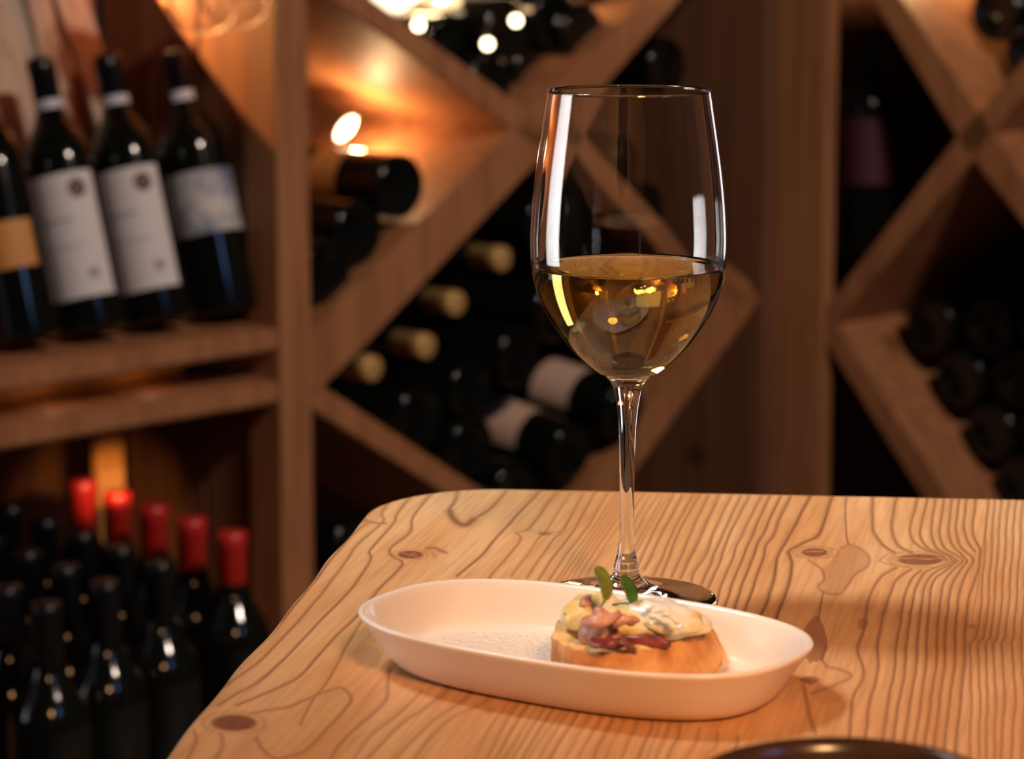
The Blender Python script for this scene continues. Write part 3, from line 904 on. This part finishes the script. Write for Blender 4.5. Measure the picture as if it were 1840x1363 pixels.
def leafy(name, px, py, h, pts, wid, mat, label):
    """upright leaf: pts are (dx px, dy px) offsets in the vertical plane facing the camera"""
    P0 = on_z(px, py, ZB + h)
    ppm = FPX / (P0.y * cp + (ZC - P0.z) * sp)
    root = empty(name, P0, label, 'leaf')
    c = smoothpoly([(dx / ppm, dy / ppm * 1.03) for dx, dy in pts], 6)
    n = len(c); verts, faces = [], []
    for i, (x, z) in enumerate(c):
        f = i / (n - 1)
        a = c[min(n - 1, i + 1)]; b_ = c[max(0, i - 1)]
        t = Vector((a[0] - b_[0], 0, a[1] - b_[1])).normalized()
        side = Vector((t.z, 0, -t.x))
        g = max(0.0, (f - .30) / .70)
        w = wid * (max(.10, math.sin(math.pi * min(1, g) ** .75) ** .7) if f > .30 else .10)
        if f > .985: w = wid * .12
        for k in range(5):
            s_ = k / 4 - .5
            verts.append(Vector((x, .0015 * math.sin(f * 3), z)) + side * (s_ * w) + Vector((0, .35 * w * (s_ * s_ * 4 - .5), 0)))
    for i in range(n - 1):
        for k in range(4):
            q = i * 5 + k
            faces.append((q, q + 1, q + 6, q + 5))
    cut = int(n * .34)
    stem_f = [f for f in faces if max(f) < (cut + 1) * 5]
    blade_f = [f for f in faces if max(f) >= (cut + 1) * 5]
    for nm, ff in (('stem', stem_f), ('leaf_blade', blade_f)):
        o = mesh_obj(nm, verts, ff, mat, root, True)
        md = o.modifiers.new('solid', 'SOLIDIFY'); md.thickness = .0006; md.offset = 0
        bm = bmesh.new(); bm.from_mesh(o.data)
        bmesh.ops.delete(bm, geom=[v for v in bm.verts if not v.link_faces], context='VERTS')
        bm.to_mesh(o.data); bm.free()
    return root
leafy('herb_leaf', 1062, 1118, .010, [(0, 0), (14, 22), (26, 42), (28, 60), (20, 82), (12, 94), (8, 99)], .0047, M['green_pale'], 'long olive green herb leaf curving up from the topping')
leafy('herb_leaf', 1100, 1086, .012, [(0, 0), (20, 2), (34, 2), (36, 16), (28, 34), (22, 46), (17, 53)], .0045, M['green'], 'short dark green herb leaf beside the olive one')

# small cream smear left in the dish
blob('cream_smear', 985, 1113, ZF + .0006, .006, .004, .0012, M['cream'], 'small white smear in the dish left of the bread', 'smear', 21, 0, .2, 2.5)

# ------------------------------------------------------------------ low smoked glass bowl at the bottom edge
sb = on_z(1527, 1409, ZT + .042)
smk = empty('dipping_bowl', (sb.x, sb.y, ZT), 'low dark glazed bowl cut off by the bottom edge of the picture', 'bowl')
rs = 0.0475
lathe('bowl_wall', [(0, .004), (.020, .0042), (.029, .008), (.036, .017), (.0400, .030), (rs - .0058, .0385), (rs - .0045, .0415), (rs - .0025, .0425), (rs - .0008, .0415), (rs, .0385), (rs - .0008, .034),
                    (.0450, .028), (.0415, .015), (.0335, .004), (.029, .0005), (.022, 0.0), (0, 0.0)][::-1], M['glaze'], smk, 96)

# ------------------------------------------------------------------ rack walls geometry
LD = Vector((0.695, 0.719, 0)).normalized()      # left rack wall runs away to the right
LN = Vector((-LD.y, LD.x, 0))                     # into the rack
LP = on_plane(248, 640, Vector((0, 2.9, 0)), Vector((0, 1, 0))); LP.z = 0
def lw(px, py, d=0.0): return on_plane(px, py, LP + LN * d, LN)
PCOR = lw(1385, 500)
RD = Vector((LN.x * -1, -LN.y, 0))               # right rack wall comes back towards us
RN = Vector((LD.x, LD.y, 0))                      # into the rack
RP = Vector((PCOR.x, PCOR.y, 0))
def rw(px, py, d=0.0): return on_plane(px, py, RP + RN * d, RN)
DEP = 0.31
def ext_board(name, front, plane, n, d0, d1, mat, parent):
    A = [plane(x, y, 0) + n * d0 for x, y in front]
    B = [p + n * (d1 - d0) for p in A]
    k = len(A)
    faces = [tuple(range(k)), tuple(reversed(range(k, 2 * k)))] + [(i, i + k, (i + 1) % k + k, (i + 1) % k) for i in range(k)]
    bm = bmesh.new()
    vs_ = [bm.verts.new(p) for p in A + B]
    for f in faces: bm.faces.new([vs_[i] for i in f])
    es_ = [e for e in bm.edges if e.verts[0] in vs_[:k] and e.verts[1] in vs_[:k]]
    bmesh.ops.bevel(bm, geom=es_, offset=.0025, segments=2, affect='EDGES')
    return bm_obj(name, bm, mat, parent)
def upright(name, pxa, pya, plane, axis, n, t, d0, d1, z0, z1, mat, parent):
    """vertical board whose front left edge passes through pixel (pxa, pya); t = width along axis"""
    P = plane(pxa, pya, 0)
    q = [P + n * d0, P + axis * t + n * d0, P + axis * t + n * d1, P + n * d1]
    vs_ = [(p.x, p.y, z0) for p in q] + [(p.x, p.y, z1) for p in q]
    bm = bmesh.new()
    vv = [bm.verts.new(v) for v in vs_]
    for f in ((3, 2, 1, 0), (4, 5, 6, 7), (0, 1, 5, 4), (1, 2, 6, 5), (2, 3, 7, 6), (3, 0, 4, 7)): bm.faces.new([vv[i] for i in f])
    bmesh.ops.recalc_face_normals(bm, faces=bm.faces[:])
    bmesh.ops.bevel(bm, geom=bm.edges[:], offset=.002, segments=1, affect='EDGES')
    return bm_obj(name, bm, mat, parent)

# ---- left bay with display shelf
bay = empty('display_shelf', (LP.x, LP.y, 0), 'open pine shelf bay with leaning bottles at the left', 'shelf')
lat = empty('lattice_rack', (lw(900, 600).x, lw(900, 600).y, 0), 'pine lattice wine rack with crossed boards behind the glass', 'wine rack')
lat2 = empty('lattice_rack', (rw(1700, 500).x, rw(1700, 500).y, 0), 'darker pine lattice wine rack along the right-hand wall', 'wine rack')
def keep(o, root):
    """parent without moving"""
    o.parent = root; o.matrix_parent_inverse = Matrix.Translation(root.location).inverted()
    return o
def to(root, o): return keep(o, root)
post = to(bay, upright('post', 503, 600, lw, LD, LN, .0475, 0, .055, 0, 2.2, M['rack_wood'], None))
# planked right side of the bay, seen inside
for i in range(3):
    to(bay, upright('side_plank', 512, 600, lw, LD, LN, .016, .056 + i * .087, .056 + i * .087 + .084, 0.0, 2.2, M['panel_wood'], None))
# shelves: front edges level
zs_top = lw(245, 626).z; zs_bot = lw(245, 668).z
zl_top = lw(245, 725).z; zl_bot = lw(245, 767).z
PL = lw(503, 600)
def shelf_board(name, z0, z1, d0, d1, mat, s0_=-1.15, s1_=-0.001, parent=bay, bev=.003):
    q = [PL + LD * s0_ + LN * d0, PL + LD * s1_ + LN * d0, PL + LD * s1_ + LN * d1, PL + LD * s0_ + LN * d1]
    bm = bmesh.new()
    vv = [bm.verts.new((p.x, p.y, z)) for z in (z0, z1) for p in q]
    for f in ((3, 2, 1, 0), (4, 5, 6, 7), (0, 1, 5, 4), (1, 2, 6, 5), (2, 3, 7, 6), (3, 0, 4, 7)): bm.faces.new([vv[i] for i in f])
    bmesh.ops.recalc_face_normals(bm, faces=bm.faces[:])
    bmesh.ops.bevel(bm, geom=bm.edges[:], offset=bev, segments=2, affect='EDGES')
    return to(parent, bm_obj(name, bm, mat, None))
shelf_board('shelf_board', zs_bot, zs_top, 0.0, .30, M['rack_wood'])
shelf_board('shelf_board', zl_bot, zl_top, 0.0, .30, M['rack_wood'])
shelf_board('back_rail', zl_top + .002, zs_bot - .002, .09, .11, M['orange_wood'], s1_=-.06)
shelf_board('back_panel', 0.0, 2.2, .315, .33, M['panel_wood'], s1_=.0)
shelf_board('shelf_board', 1.32, 1.345, .10, .31, M['rack_wood'])
to(bay, upright('batten', 268, 900, lw, LD, LN, .036, .085, .10, .14, zl_bot - .001, M['orange_wood'], None))
# leaning slats behind the bottles
def slat(px0, py0, px1, py1, w):
    a = lw(px0, py0, .20); c = lw(px1, py1, .29)
    ax = (a - c).normalized()
    side = LD
    nn = ax.cross(side).normalized()
    bm = bmesh.new()
    hw = side * (w / 2)
    q = [c - hw, c + hw, a + hw, a - hw]
    vv = [bm.verts.new(p) for p in q] + [bm.verts.new(p + nn * .008) for p in q]
    for f in ((3, 2, 1, 0), (4, 5, 6, 7), (0, 1, 5, 4), (1, 2, 6, 5), (2, 3, 7, 6), (3, 0, 4, 7)): bm.faces.new([vv[i] for i in f])
    to(bay, bm_obj('slat', bm, M['slat_wood'], None))
slat(45, 300, -40, -60, .095)
slat(215, 285, 75, -140, .042)
slat(130, 290, 30, -140, .030)
slat(-60, 320, -150, -60, .05)

# ---- centre lattice
def lb(front, name='diagonal_board', plane=lw, n=LN, root=lat, d0=0.004, d1=DEP, mat=None):
    return to(root, ext_board(name, front, plane, n, d0, d1, mat or M['rack_wood'], None))
lb([(548,-82),(590,-60),(960,205),(1352,505),(1372,545),(1330,552),(955,252),(560,-30)])
lb([(560,600),(600,556),(950,208),(1190,-30),(1335,-172),(1371,-150),(1250,-30),(1000,258),(660,620),(560,722)])
lb([(562,690),(590,697),(840,862),(1040,985),(1030,1020),(830,902),(561,733)])
lb([(1310,500),(1372,535),(1340,580),(1150,840),(1050,985),(1010,975),(1110,815),(1255,620)])
to(lat, upright('end_post', 1372, 500, lw, LD, LN, .018, 0, DEP, 0, 2.2, M['end_wood'], None))
PE = lw(1372, 500)
def lat_panel(name, z0, z1, d0, d1, mat, root=lat):
    q = [PL + LD * .055 + LN * d0, PE + LN * d0, PE + LN * d1, PL + LD * .055 + LN * d1]
    vs_ = [(p.x, p.y, z) for z in (z0, z1) for p in q]
    return to(root, mesh_obj(name, vs_, [(3, 2, 1, 0), (4, 5, 6, 7), (0, 1, 5, 4), (1, 2, 6, 5), (2, 3, 7, 6), (3, 0, 4, 7)], mat))
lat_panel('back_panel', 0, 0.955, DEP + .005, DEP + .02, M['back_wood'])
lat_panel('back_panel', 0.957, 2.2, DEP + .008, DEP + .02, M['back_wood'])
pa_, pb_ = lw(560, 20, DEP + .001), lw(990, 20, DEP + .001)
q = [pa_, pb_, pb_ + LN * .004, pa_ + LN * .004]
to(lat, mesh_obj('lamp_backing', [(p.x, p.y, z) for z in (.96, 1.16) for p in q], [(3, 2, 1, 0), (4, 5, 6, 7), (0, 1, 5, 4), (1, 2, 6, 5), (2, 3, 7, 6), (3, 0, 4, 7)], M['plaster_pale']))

# ---- right lattice
to(lat2, upright('post', 1386, 500, rw, RD, RN, .088, 0, .022, 0, 2.2, M['rack_wood'], None))
to(lat2, upright('side_panel', 1400, 500, rw, RD, RN, .016, .023, DEP, 0, 2.2, M['back_wood'], None))
lr = dict(plane=rw, n=RN, root=lat2)
lb([(1520,-70),(1570,-70),(1765,215),(1940,480),(1930,525),(1728,262)], **lr)
lb([(1482,548),(1728,232),(1930,0),(1970,0),(1760,268),(1484,600)], **lr)
lb([(1476,570),(1500,585),(1640,800),(1790,1030),(1740,1030),(1600,805),(1474,608)], **lr)
def right_panel(name, d0, d1, z0, z1, mat):
    P = rw(1388, 500)
    q = [P + RN * d0, P + RD * .70 + RN * d0, P + RD * .70 + RN * d1, P + RN * d1]
    vs_ = [(p.x, p.y, z) for z in (z0, z1) for p in q]
    return to(lat2, mesh_obj(name, vs_, [(3, 2, 1, 0), (4, 5, 6, 7), (0, 1, 5, 4), (1, 2, 6, 5), (2, 3, 7, 6), (3, 0, 4, 7)], mat))
pe_ = rw(1486, 500) + RD * .62  # unseen panel added to keep window light out of the right cells
q = [pe_, pe_ + RD * .018, pe_ + RD * .018 + RN * DEP, pe_ + RN * DEP]
to(lat2, mesh_obj('light_block_panel', [(p.x, p.y, z) for z in (0, 2.2) for p in q], [(3, 2, 1, 0), (4, 5, 6, 7), (0, 1, 5, 4), (1, 2, 6, 5), (2, 3, 7, 6), (3, 0, 4, 7)], M['rack_wood']))
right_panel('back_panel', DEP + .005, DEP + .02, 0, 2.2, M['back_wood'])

# ------------------------------------------------------------------ bottles
BH, BR = 0.300, 0.0375
def arc_patch(r, z0, z1, a0, a1, mat, name, parent, n=16, r_=None):
    verts, faces = [], []
    for i in range(n + 1):
        a = a0 + (a1 - a0) * i / n
        verts += [(r * math.sin(a), -r * math.cos(a), z0), (r * math.sin(a), -r * math.cos(a), z1)]
    for i in range(n):
        faces.append((2 * i, 2 * i + 2, 2 * i + 3, 2 * i + 1))
    return mesh_obj(name, verts, faces, mat, parent, True)
def disc_patch(r, z, a, rad, mat, name, parent):
    verts = [(r * math.sin(a), -r * math.cos(a), z)]
    n = 18
    for k in range(n):
        t = 2 * math.pi * k / n
        aa = a + rad * math.cos(t) / r
        verts.append((r * math.sin(aa), -r * math.cos(aa), z + rad * math.sin(t)))
    faces = [(0, 1 + k, 1 + (k + 1) % n) for k in range(n)]
    return mesh_obj(name, verts, faces, mat, parent, True)
BODY = [(0, .006), (.022, .003), (.030, .0), (.0345, .0006), (.0370, .003), (BR, .008), (BR, .185), (.0368, .196), (.0335, .207), (.0270, .219), (.0205, .229), (.0165, .238), (.0148, .248), (.0142, .262)]
CAP = [(.0144, .248), (.0149, .2485), (.0149, .285), (.0155, .286), (.0158, .289), (.0155, .293), (.0150, .299), (.0135, BH), (0, BH)]
PROTO = {}
def build_bottle(kind):
    """prototype, standing at the origin, label facing -Y"""
    cap, lab = kind
    root = empty('wine_bottle', (0, 0, 0))
    lathe('glass_body', BODY, M['bottle'], root, 40)
    lathe('capsule', CAP, M[cap], root, 28)
    e = BR + .0004
    if lab == 'estate':
        arc_patch(e, .036, .170, -1.15, 1.0, M['label_white'], 'label', root)
        l = root.children[-1]
        disc_patch(e + .0003, .152, .45, .0105, M['print_brown'], 'emblem', l)
        disc_patch(e + .0003, .060, .45, .0065, M['print_grey'], 'crest', l)
        arc_patch(e + .0003, .1185, .1215, -.75, .15, M['print_grey'], 'printed_line', l)
        arc_patch(e + .0003, .0900, .0915, -.75, .45, M['print_grey'], 'printed_line', l)
        arc_patch(.0156, .2355 + .006, .2490 + .004, -1.6, 1.6, M['foil_band'], 'neck_band', root)
    elif lab == 'picture':
        arc_patch(e, .090, .160, -1.5, 1.5, M['label_picture'], 'label', root)
        arc_patch(.0158, .243, .254, -.6, 1.2, M['foil_band'], 'neck_band', root)
    elif lab == 'cream':
        arc_patch(e, .065, .130, -1.1, 1.1, M['label_cream'], 'label', root)
    elif lab == 'darkred':
        arc_patch(e, .095, .182, -1.5, 1.3, M['label_dark_red'], 'label', root)
    elif lab == 'tan':
        arc_patch(e, .040, .120, -.5, .25, M['label_tan'], 'label', root)
    elif lab == 'orange':
        arc_patch(e, .075, .125, -.9, .9, M['orange_wood'], 'label', root)
    return root
def copy_tree(o, parent=None):
    c = o.copy(); COL.objects.link(c)
    if parent:
        c.parent = parent
    for ch in list(o.children): copy_tree(ch, c)
    return c
def bottle(kind, mat4, label, group, cat='wine bottle'):
    if kind not in PROTO:
        PROTO[kind] = build_bottle(kind); o = PROTO[kind]
    else:
        o = copy_tree(PROTO[kind])
    o.matrix_world = mat4
    for k in ('label', 'group', 'category'):
        if k in o: del o[k]
    return tag(o, label, cat, group)
def frame_mat(base, zaxis, face):
    """matrix with local z = zaxis and local -y turned towards 'face'"""
    z = zaxis.normalized()
    y = -(face - z * face.dot(z)).normalized()
    x = y.cross(z)
    return Matrix(((x.x, y.x, z.x, base.x), (x.y, y.y, z.y, base.y), (x.z, y.z, z.z, base.z), (0, 0, 0, 1)))
UP = Vector((0, 0, 1))
# leaning bottles on the display shelf
lean = (UP * math.cos(math.radians(16.5)) + LN * math.sin(math.radians(16.5))).normalized()
for px, kind, txt in ((52, ('cap_black', 'orange'), 'dark bottle with orange label leaning at the far left edge'),
                      (172, ('cap_black', 'estate'), 'leftmost bottle with tall white label on the display shelf'),
                      (290, ('cap_black', 'estate'), 'white-labelled bottle in the middle of the leaning row'),
                      (408, ('cap_navy', 'picture'), 'bottle with short painted blue and white label beside the post')):
    base = lw(px, 640, .065)
    base.z = zs_top + BR * math.sin(math.radians(16.5)) * 1.0
    face = (Vector((0.0, 0, ZC)) - base); face.z = 0
    face = Matrix.Rotation(math.radians(-6), 4, 'Z') @ face
    bottle(kind, frame_mat(base, lean, face), txt, 'bottles leaning on the display shelf')

# standing bottles low at the left
zt = 0.427
low = empty('bottle_plinth', (-.45, 2.75, 0), 'low wooden plinth carrying the standing bottles under the shelf', 'plinth')
a5 = Vector((.6, -.8, 0)); c5 = Vector((-.8, -.6, 0))
P1 = on_z(148, 862, zt)
def plinth_box(name, u0, u1, w0, w1, z0, z1, mat):
    o5 = Vector((P1.x, P1.y, 0))
    q = [o5 + a5 * u + c5 * w for u, w in ((u0, w0), (u1, w0), (u1, w1), (u0, w1))]
    vs_ = [(p.x, p.y, z) for z in (z0, z1) for p in q]
    to(low, mesh_obj(name, vs_, [(3, 2, 1, 0), (4, 5, 6, 7), (0, 1, 5, 4), (1, 2, 6, 5), (2, 3, 7, 6), (3, 0, 4, 7)], mat))
plinth_box('top_board', -.10, .56, -.045, .34, zt - BH - .02, zt - BH, M['panel_wood'])
plinth_box('base', -.08, .54, -.03, .28, 0, zt - BH - .0205, M['back_wood'])
ordn = ['first', 'second', 'third', 'fourth', 'fifth', 'sixth', 'seventh', 'eighth']
for i in range(5):
    b_ = P1 + a5 * (.0775 * i); b_.z = zt - BH
    lab = ['brightest red cap, beside the orange batten', 'dark red cap just right of the orange batten', 'dim red cap, third in the red-capped row', 'red cap next to the right end of the row',
           'bright red cap at the right end, nearest the table'][i]
    bottle(('cap_red', 'tan' if i in (3,) else 'none'), frame_mat(b_, UP, Vector((.1 + .1 * i, -1, 0))), 'standing bottle with ' + lab, 'red-capped bottles standing under the shelf')
for r_i, (dc, n0, n1) in enumerate(((.120, 0, 6), (.200, 0, 7), (.280, 1, 7))):
    for i in range(n0, n1):
        b_ = P1 + a5 * (.0775 * (i + (.5 if r_i % 2 == 0 else 0)) - .05) + c5 * dc; b_.z = zt - BH
        row = ['row next to the red caps', 'middle row of three', 'row farthest left'][r_i]
        bottle(('cap_black', 'tan' if (r_i * 3 + i) % 4 == 2 else 'none'), frame_mat(b_, UP, Vector((.25, -1, 0))), 'black-capped standing bottle, %s from the back, %s' % (ordn[i - n0], row), 'black-capped bottles standing under the shelf')

def lying(px, py, d, kind, out, label, group, plane=lw, n=LN, roll=0.0, dip=0.0):
    P = plane(px, py, d)
    ax = (n + UP * dip).normalized()
    face = (Vector((0, 0, ZC)) - P).normalized() + UP * .6
    face = Matrix.Rotation(roll, 4, ax) @ face
    if out == 'base':
        bottle(kind, frame_mat(P, ax, face), label, group)
    else:
        bottle(kind, frame_mat(P + ax * BH, -ax, face), label, group)
g1 = 'bottles lying in the lit left triangle of the lattice'
K = ('cap_black', 'none')
lying(722, 335, .015, ('cap_black', 'orange'), 'base', 'lying bottle with gold-lined label, uppermost in the left lattice triangle', g1, roll=-.3)
lying(646, 418, .02, K, 'base', 'dark lying bottle in the middle of the left lattice triangle', g1)
lying(590, 488, .02, K, 'base', 'dark lying bottle lowest beside the post in the left triangle', g1)
g2 = 'bottles lying in the top cell under the lamps'
for x, y, t in ((806, 82, 'dark bottle end directly below the two glowing lamps'), (882, 152, 'dark bottle end lowest in the notch of the top cell'), (912, 52, 'dark bottle end below the right lamp globe'),
                (962, 130, 'dark bottle end resting on the board right of the notch'), (1000, 30, 'dark bottle end above the wine glass rim, left one'), (1050, 60, 'dark bottle end just left of the glass rim top'), (1085, -40, 'dark bottle end cut by the top edge above the glass')):
    lying(x, y, .03 + .02 * ((x * 7) % 3), K, 'base', t, g2)
g3 = 'bottles lying in the big centre cell of the lattice'
for x, y, t in ((905, 465, 'gold-capped neck highest in the centre cell beside the glass bowl'), (822, 545, 'gold-capped neck second from the top in the centre cell'),
                (768, 622, 'gold-capped neck third from the top in the centre cell'), (672, 662, 'gold-capped neck lowest at the left corner of the centre cell')):
    lying(x, y, .02, ('cap_gold', 'none'), 'neck', t, g3)
lying(1030, 812, .01, ('cap_black', 'cream'), 'base', 'lying bottle with pinkish cream label, lower left of the pair', g3, dip=.12)
lying(1123, 739, -.012, ('cap_black', 'cream'), 'base', 'lying bottle with pinkish cream label half behind the glass stem', g3, dip=.12)
for i, (x, y) in enumerate(((985, 400), (1045, 480), (1130, 530), (1215, 590), (1000, 560), (935, 640), (1175, 660), (850, 700), (760, 745), (930, 880), (850, 800))):
    where = ['behind the left wall of the glass bowl', 'behind the wine surface left', 'behind the middle of the wine', 'behind the right side of the wine', 'left of the glass bowl', 'left of the bowl at mid height',
             'behind the bowl base at right', 'below the lowest gold cap, right', 'near the lower left board', 'just above the table edge', 'on the lower left board'][i]
    lying(x, y, .05, K, 'base', 'black lying bottle in the centre cell, ' + where, g3)
g4 = 'bottles lying in the cell behind the glass bowl'
for x, y, t in ((1120, 300, 'black lying bottle seen through the empty bowl at left'), (1185, 385, 'black lying bottle seen through the empty bowl above the wine'), (1200, 120, 'black lying bottle behind the glass rim')):
    lying(x, y, .03, K, 'base', t, g4)
lying(640, 985, .06, ('cap_black', 'picture'), 'base', 'lying bottle with blue-grey label between the post and the table corner', 'bottles low beside the table corner')
g5 = 'bottles lying in the right lattice'
for x, y, t in ((1668, 585, 'black bottle end, leftmost of the lower right stack'), (1722, 680, 'black bottle end, second down the slope of the lower right stack'), (1778, 775, 'black bottle end, third down the slope of the lower right stack'),
                (1832, 868, 'black bottle end lowest at the right edge above the table'), (1775, 585, 'black bottle end right of the topmost in the lower right stack'), (1828, 680, 'black bottle end at the right edge, middle of the stack'),
                (1878, 590, 'black bottle end cut by the right edge'), (1880, 775, 'black bottle end cut by the right edge, lower one'),
                (1787, 22, 'black bottle end in the top right corner cell'), (1850, 95, 'black bottle end nearest the board crossing at the right edge'), (1795, -85, 'black bottle above the top right corner bottle')):
    lying(x, y, .09, K, 'base', t, g5, plane=rw, n=RN)
bs = rw(1556, 455, .09)
bottle(('cap_black', 'darkred'), frame_mat(bs, UP, Vector((-.25, -1, 0))), 'standing bottle with dark red label between the posts at right', 'single standing bottle')

# ------------------------------------------------------------------ lamps inside the racks, with added glint beads
def spot_lamp(px, py, d, r, mat, label, plane=lw, n=LN, power=0, group='small lamps in the lattice', zoff=0, name='rack_lamp_or_glint', stretch=1.0):
    P = plane(px, py, d)
    root = empty(name, P, label, 'lamp', group)
    prof = [(0, -r), (r * .5, -r * .87), (r * .87, -r * .5), (r, 0), (r * .87, r * .5), (r * .5, r * .87), (0.3 * r, r * .95)]
    g = lathe('globe', prof, mat, root, 24)
    lathe('lamp_socket', [(0.32 * r, r * .90), (.34 * r, r * 1.3), (.30 * r, r * 1.6), (0, r * 1.6)], M['metal'], root, 16)
    if stretch != 1.0:
        root.rotation_euler = (0, 0, 0)
        root.scale = (1, 1, 1)
        ax = Vector((.62, 0, .78))
        g.matrix_local = Matrix.Rotation(math.radians(38), 4, 'Y') @ Matrix.Diagonal((1, 1, stretch, 1))
        root.children[1].matrix_local = Matrix.Rotation(math.radians(38), 4, 'Y') @ Matrix.Translation((0, 0, r * (stretch - 1) * .9))
    if power:
        l = light('lamp_light', 'POINT', P - n * (r * 1.5 + .01), power, (1.0, .60, .28), r)
    return root
spot_lamp(716, -14, .20, .036, M['led_soft'], 'large glowing lamp globe at the top edge, left one', power=1.2)
spot_lamp(882, -18, .20, .048, M['led_soft'], 'larger glowing lamp globe at the top edge, right one', power=1.2)
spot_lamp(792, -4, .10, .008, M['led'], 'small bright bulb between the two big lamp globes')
spot_lamp(752, 45, .01, .0065, M['led'], 'added glowing bead for a glint on the slanting board below the left globe')  # added glowing beads stand in for reflections on the bottles
spot_lamp(876, 79, .003, .0065, M['led'], 'added glowing bead for the lowest glint, between the dark bottles')
spot_lamp(927, 37, .003, .0065, M['led'], 'added glowing bead for a glint below the right lamp globe')
spot_lamp(621, 231, .20, .008, M['led'], 'elongated bright lamp in the crease of the left triangle', power=.9, stretch=2.2)
# light of further lamps hidden above the frame, aimed into the cells; gap points are added
pt = PL + LN * .285; pt.z = lw(170, -100, .285).z; pt = pt - LD * .028
light('bay_spot', 'SPOT', pt, 21, (1.0, .50, .18), .003, target=pt - LN * .5 + LD * .05 - Vector((0, 0, .088)), spot=math.radians(61), blend=.06)
q = rw(1700, -120, .14)
light('right_cell_lamp', 'POINT', q, 2.0, (1.0, .60, .28), .02)
q = lw(218, 800, -.09); q.z = zl_bot - .014
light('under_shelf_spot', 'SPOT', q, 2.4, (1.0, .55, .2), .006, target=lw(200, 885, .085), spot=math.radians(32), blend=.9)
for k_ in (-.14, -.27, -.40):  # added points imitate light leaking from behind the gap
    q = PL + LD * k_ + LN * .055; q.z = zs_bot - .007
    light('gap_fill', 'POINT', q, .010, (1.0, .6, .3), .004)

# ------------------------------------------------------------------ hanging glasses at the top left
def hanging_glass(px, py, d, tiltx, tilty, label):
    P = lw(px, py, d)
    root = empty('hanging_glass', P, label, 'wine glass', 'glasses hanging above the display shelf')
    prof = [(.0355, 0), (.0362, .0004), (.0368, .001), (.040, .02), (.0415, .04), (.038, .065), (.026, .085), (.010, .097), (.0045, .103), (.004, .12), (.004, .17), (.006, .178), (.034, .182), (.034, .184), (0, .185)]
    lathe('bowl', prof[:9], M['glass'], root, 48)
    lathe('bowl_inside', ([(r - .0012 if r > .002 else 0, z) for r, z in prof[:8]] + [(0, .0965)])[::-1], M['glass'], root, 48)
    lathe('rim', [(.0355 + .0018 * math.cos(a), .0018 * math.sin(a)) for a in [k * math.pi / 4 for k in range(9)]], M['glass_rim'], root, 48)
    lathe('stem', prof[8:12], M['glass'], root, 24)
    lathe('foot', prof[11:], M['glass'], root, 48)
    root.rotation_euler = (math.radians(tiltx), math.radians(tilty), 0)
    return root
hanging_glass(362, 10, .06, 52, 18, 'left clear glass hanging rim down at the top edge')
hanging_glass(420, 0, .03, 52, 18, 'right clear glass hanging rim down beside the post')

# ------------------------------------------------------------------ lamps of the room (outside the view)
def room_lamp(loc, target, label, cordlen):
    cl = empty('room_lamp', loc, label, 'lamp')
    cl.rotation_euler = (Vector(target) - Vector(loc)).to_track_quat('-Z', 'Z').to_euler()
    lathe('lamp_shade', [(.19, -.005), (.185, .03), (.13, .10), (.05, .15), (.02, .17)], M['metal'], cl, 32)
    lathe('mount', [(.012, .17), (.012, cordlen)], M['cap_black'], cl, 8)
room_lamp((-0.68, 1.50, 2.12), (0.26, 1.47, ZT), 'metal shaded lamp above the left window side', .38)
room_lamp((0.50, -0.50, 1.90), (0.20, 0.90, ZT), 'added metal shaded warm fill lamp behind the viewer', .5)
for tx in (1.10, 1.32):
    ts = empty('track_spotlight', (tx, 1.0, 2.46), 'small ceiling track spotlight aimed at the racks, ' + ('left' if tx < 1.2 else 'right') + ' one', 'spotlight', 'track spotlights')
    lathe('housing', [(.0, .02), (.045, .02), (.045, .0), (.045, .06), (.03, .08), (0, .08)], M['cap_black'], ts, 24)
    lathe('bracket', [(.01, .08), (.01, .14)], M['cap_black'], ts, 12)
# real scene units
bpy.context.view_layer.update()
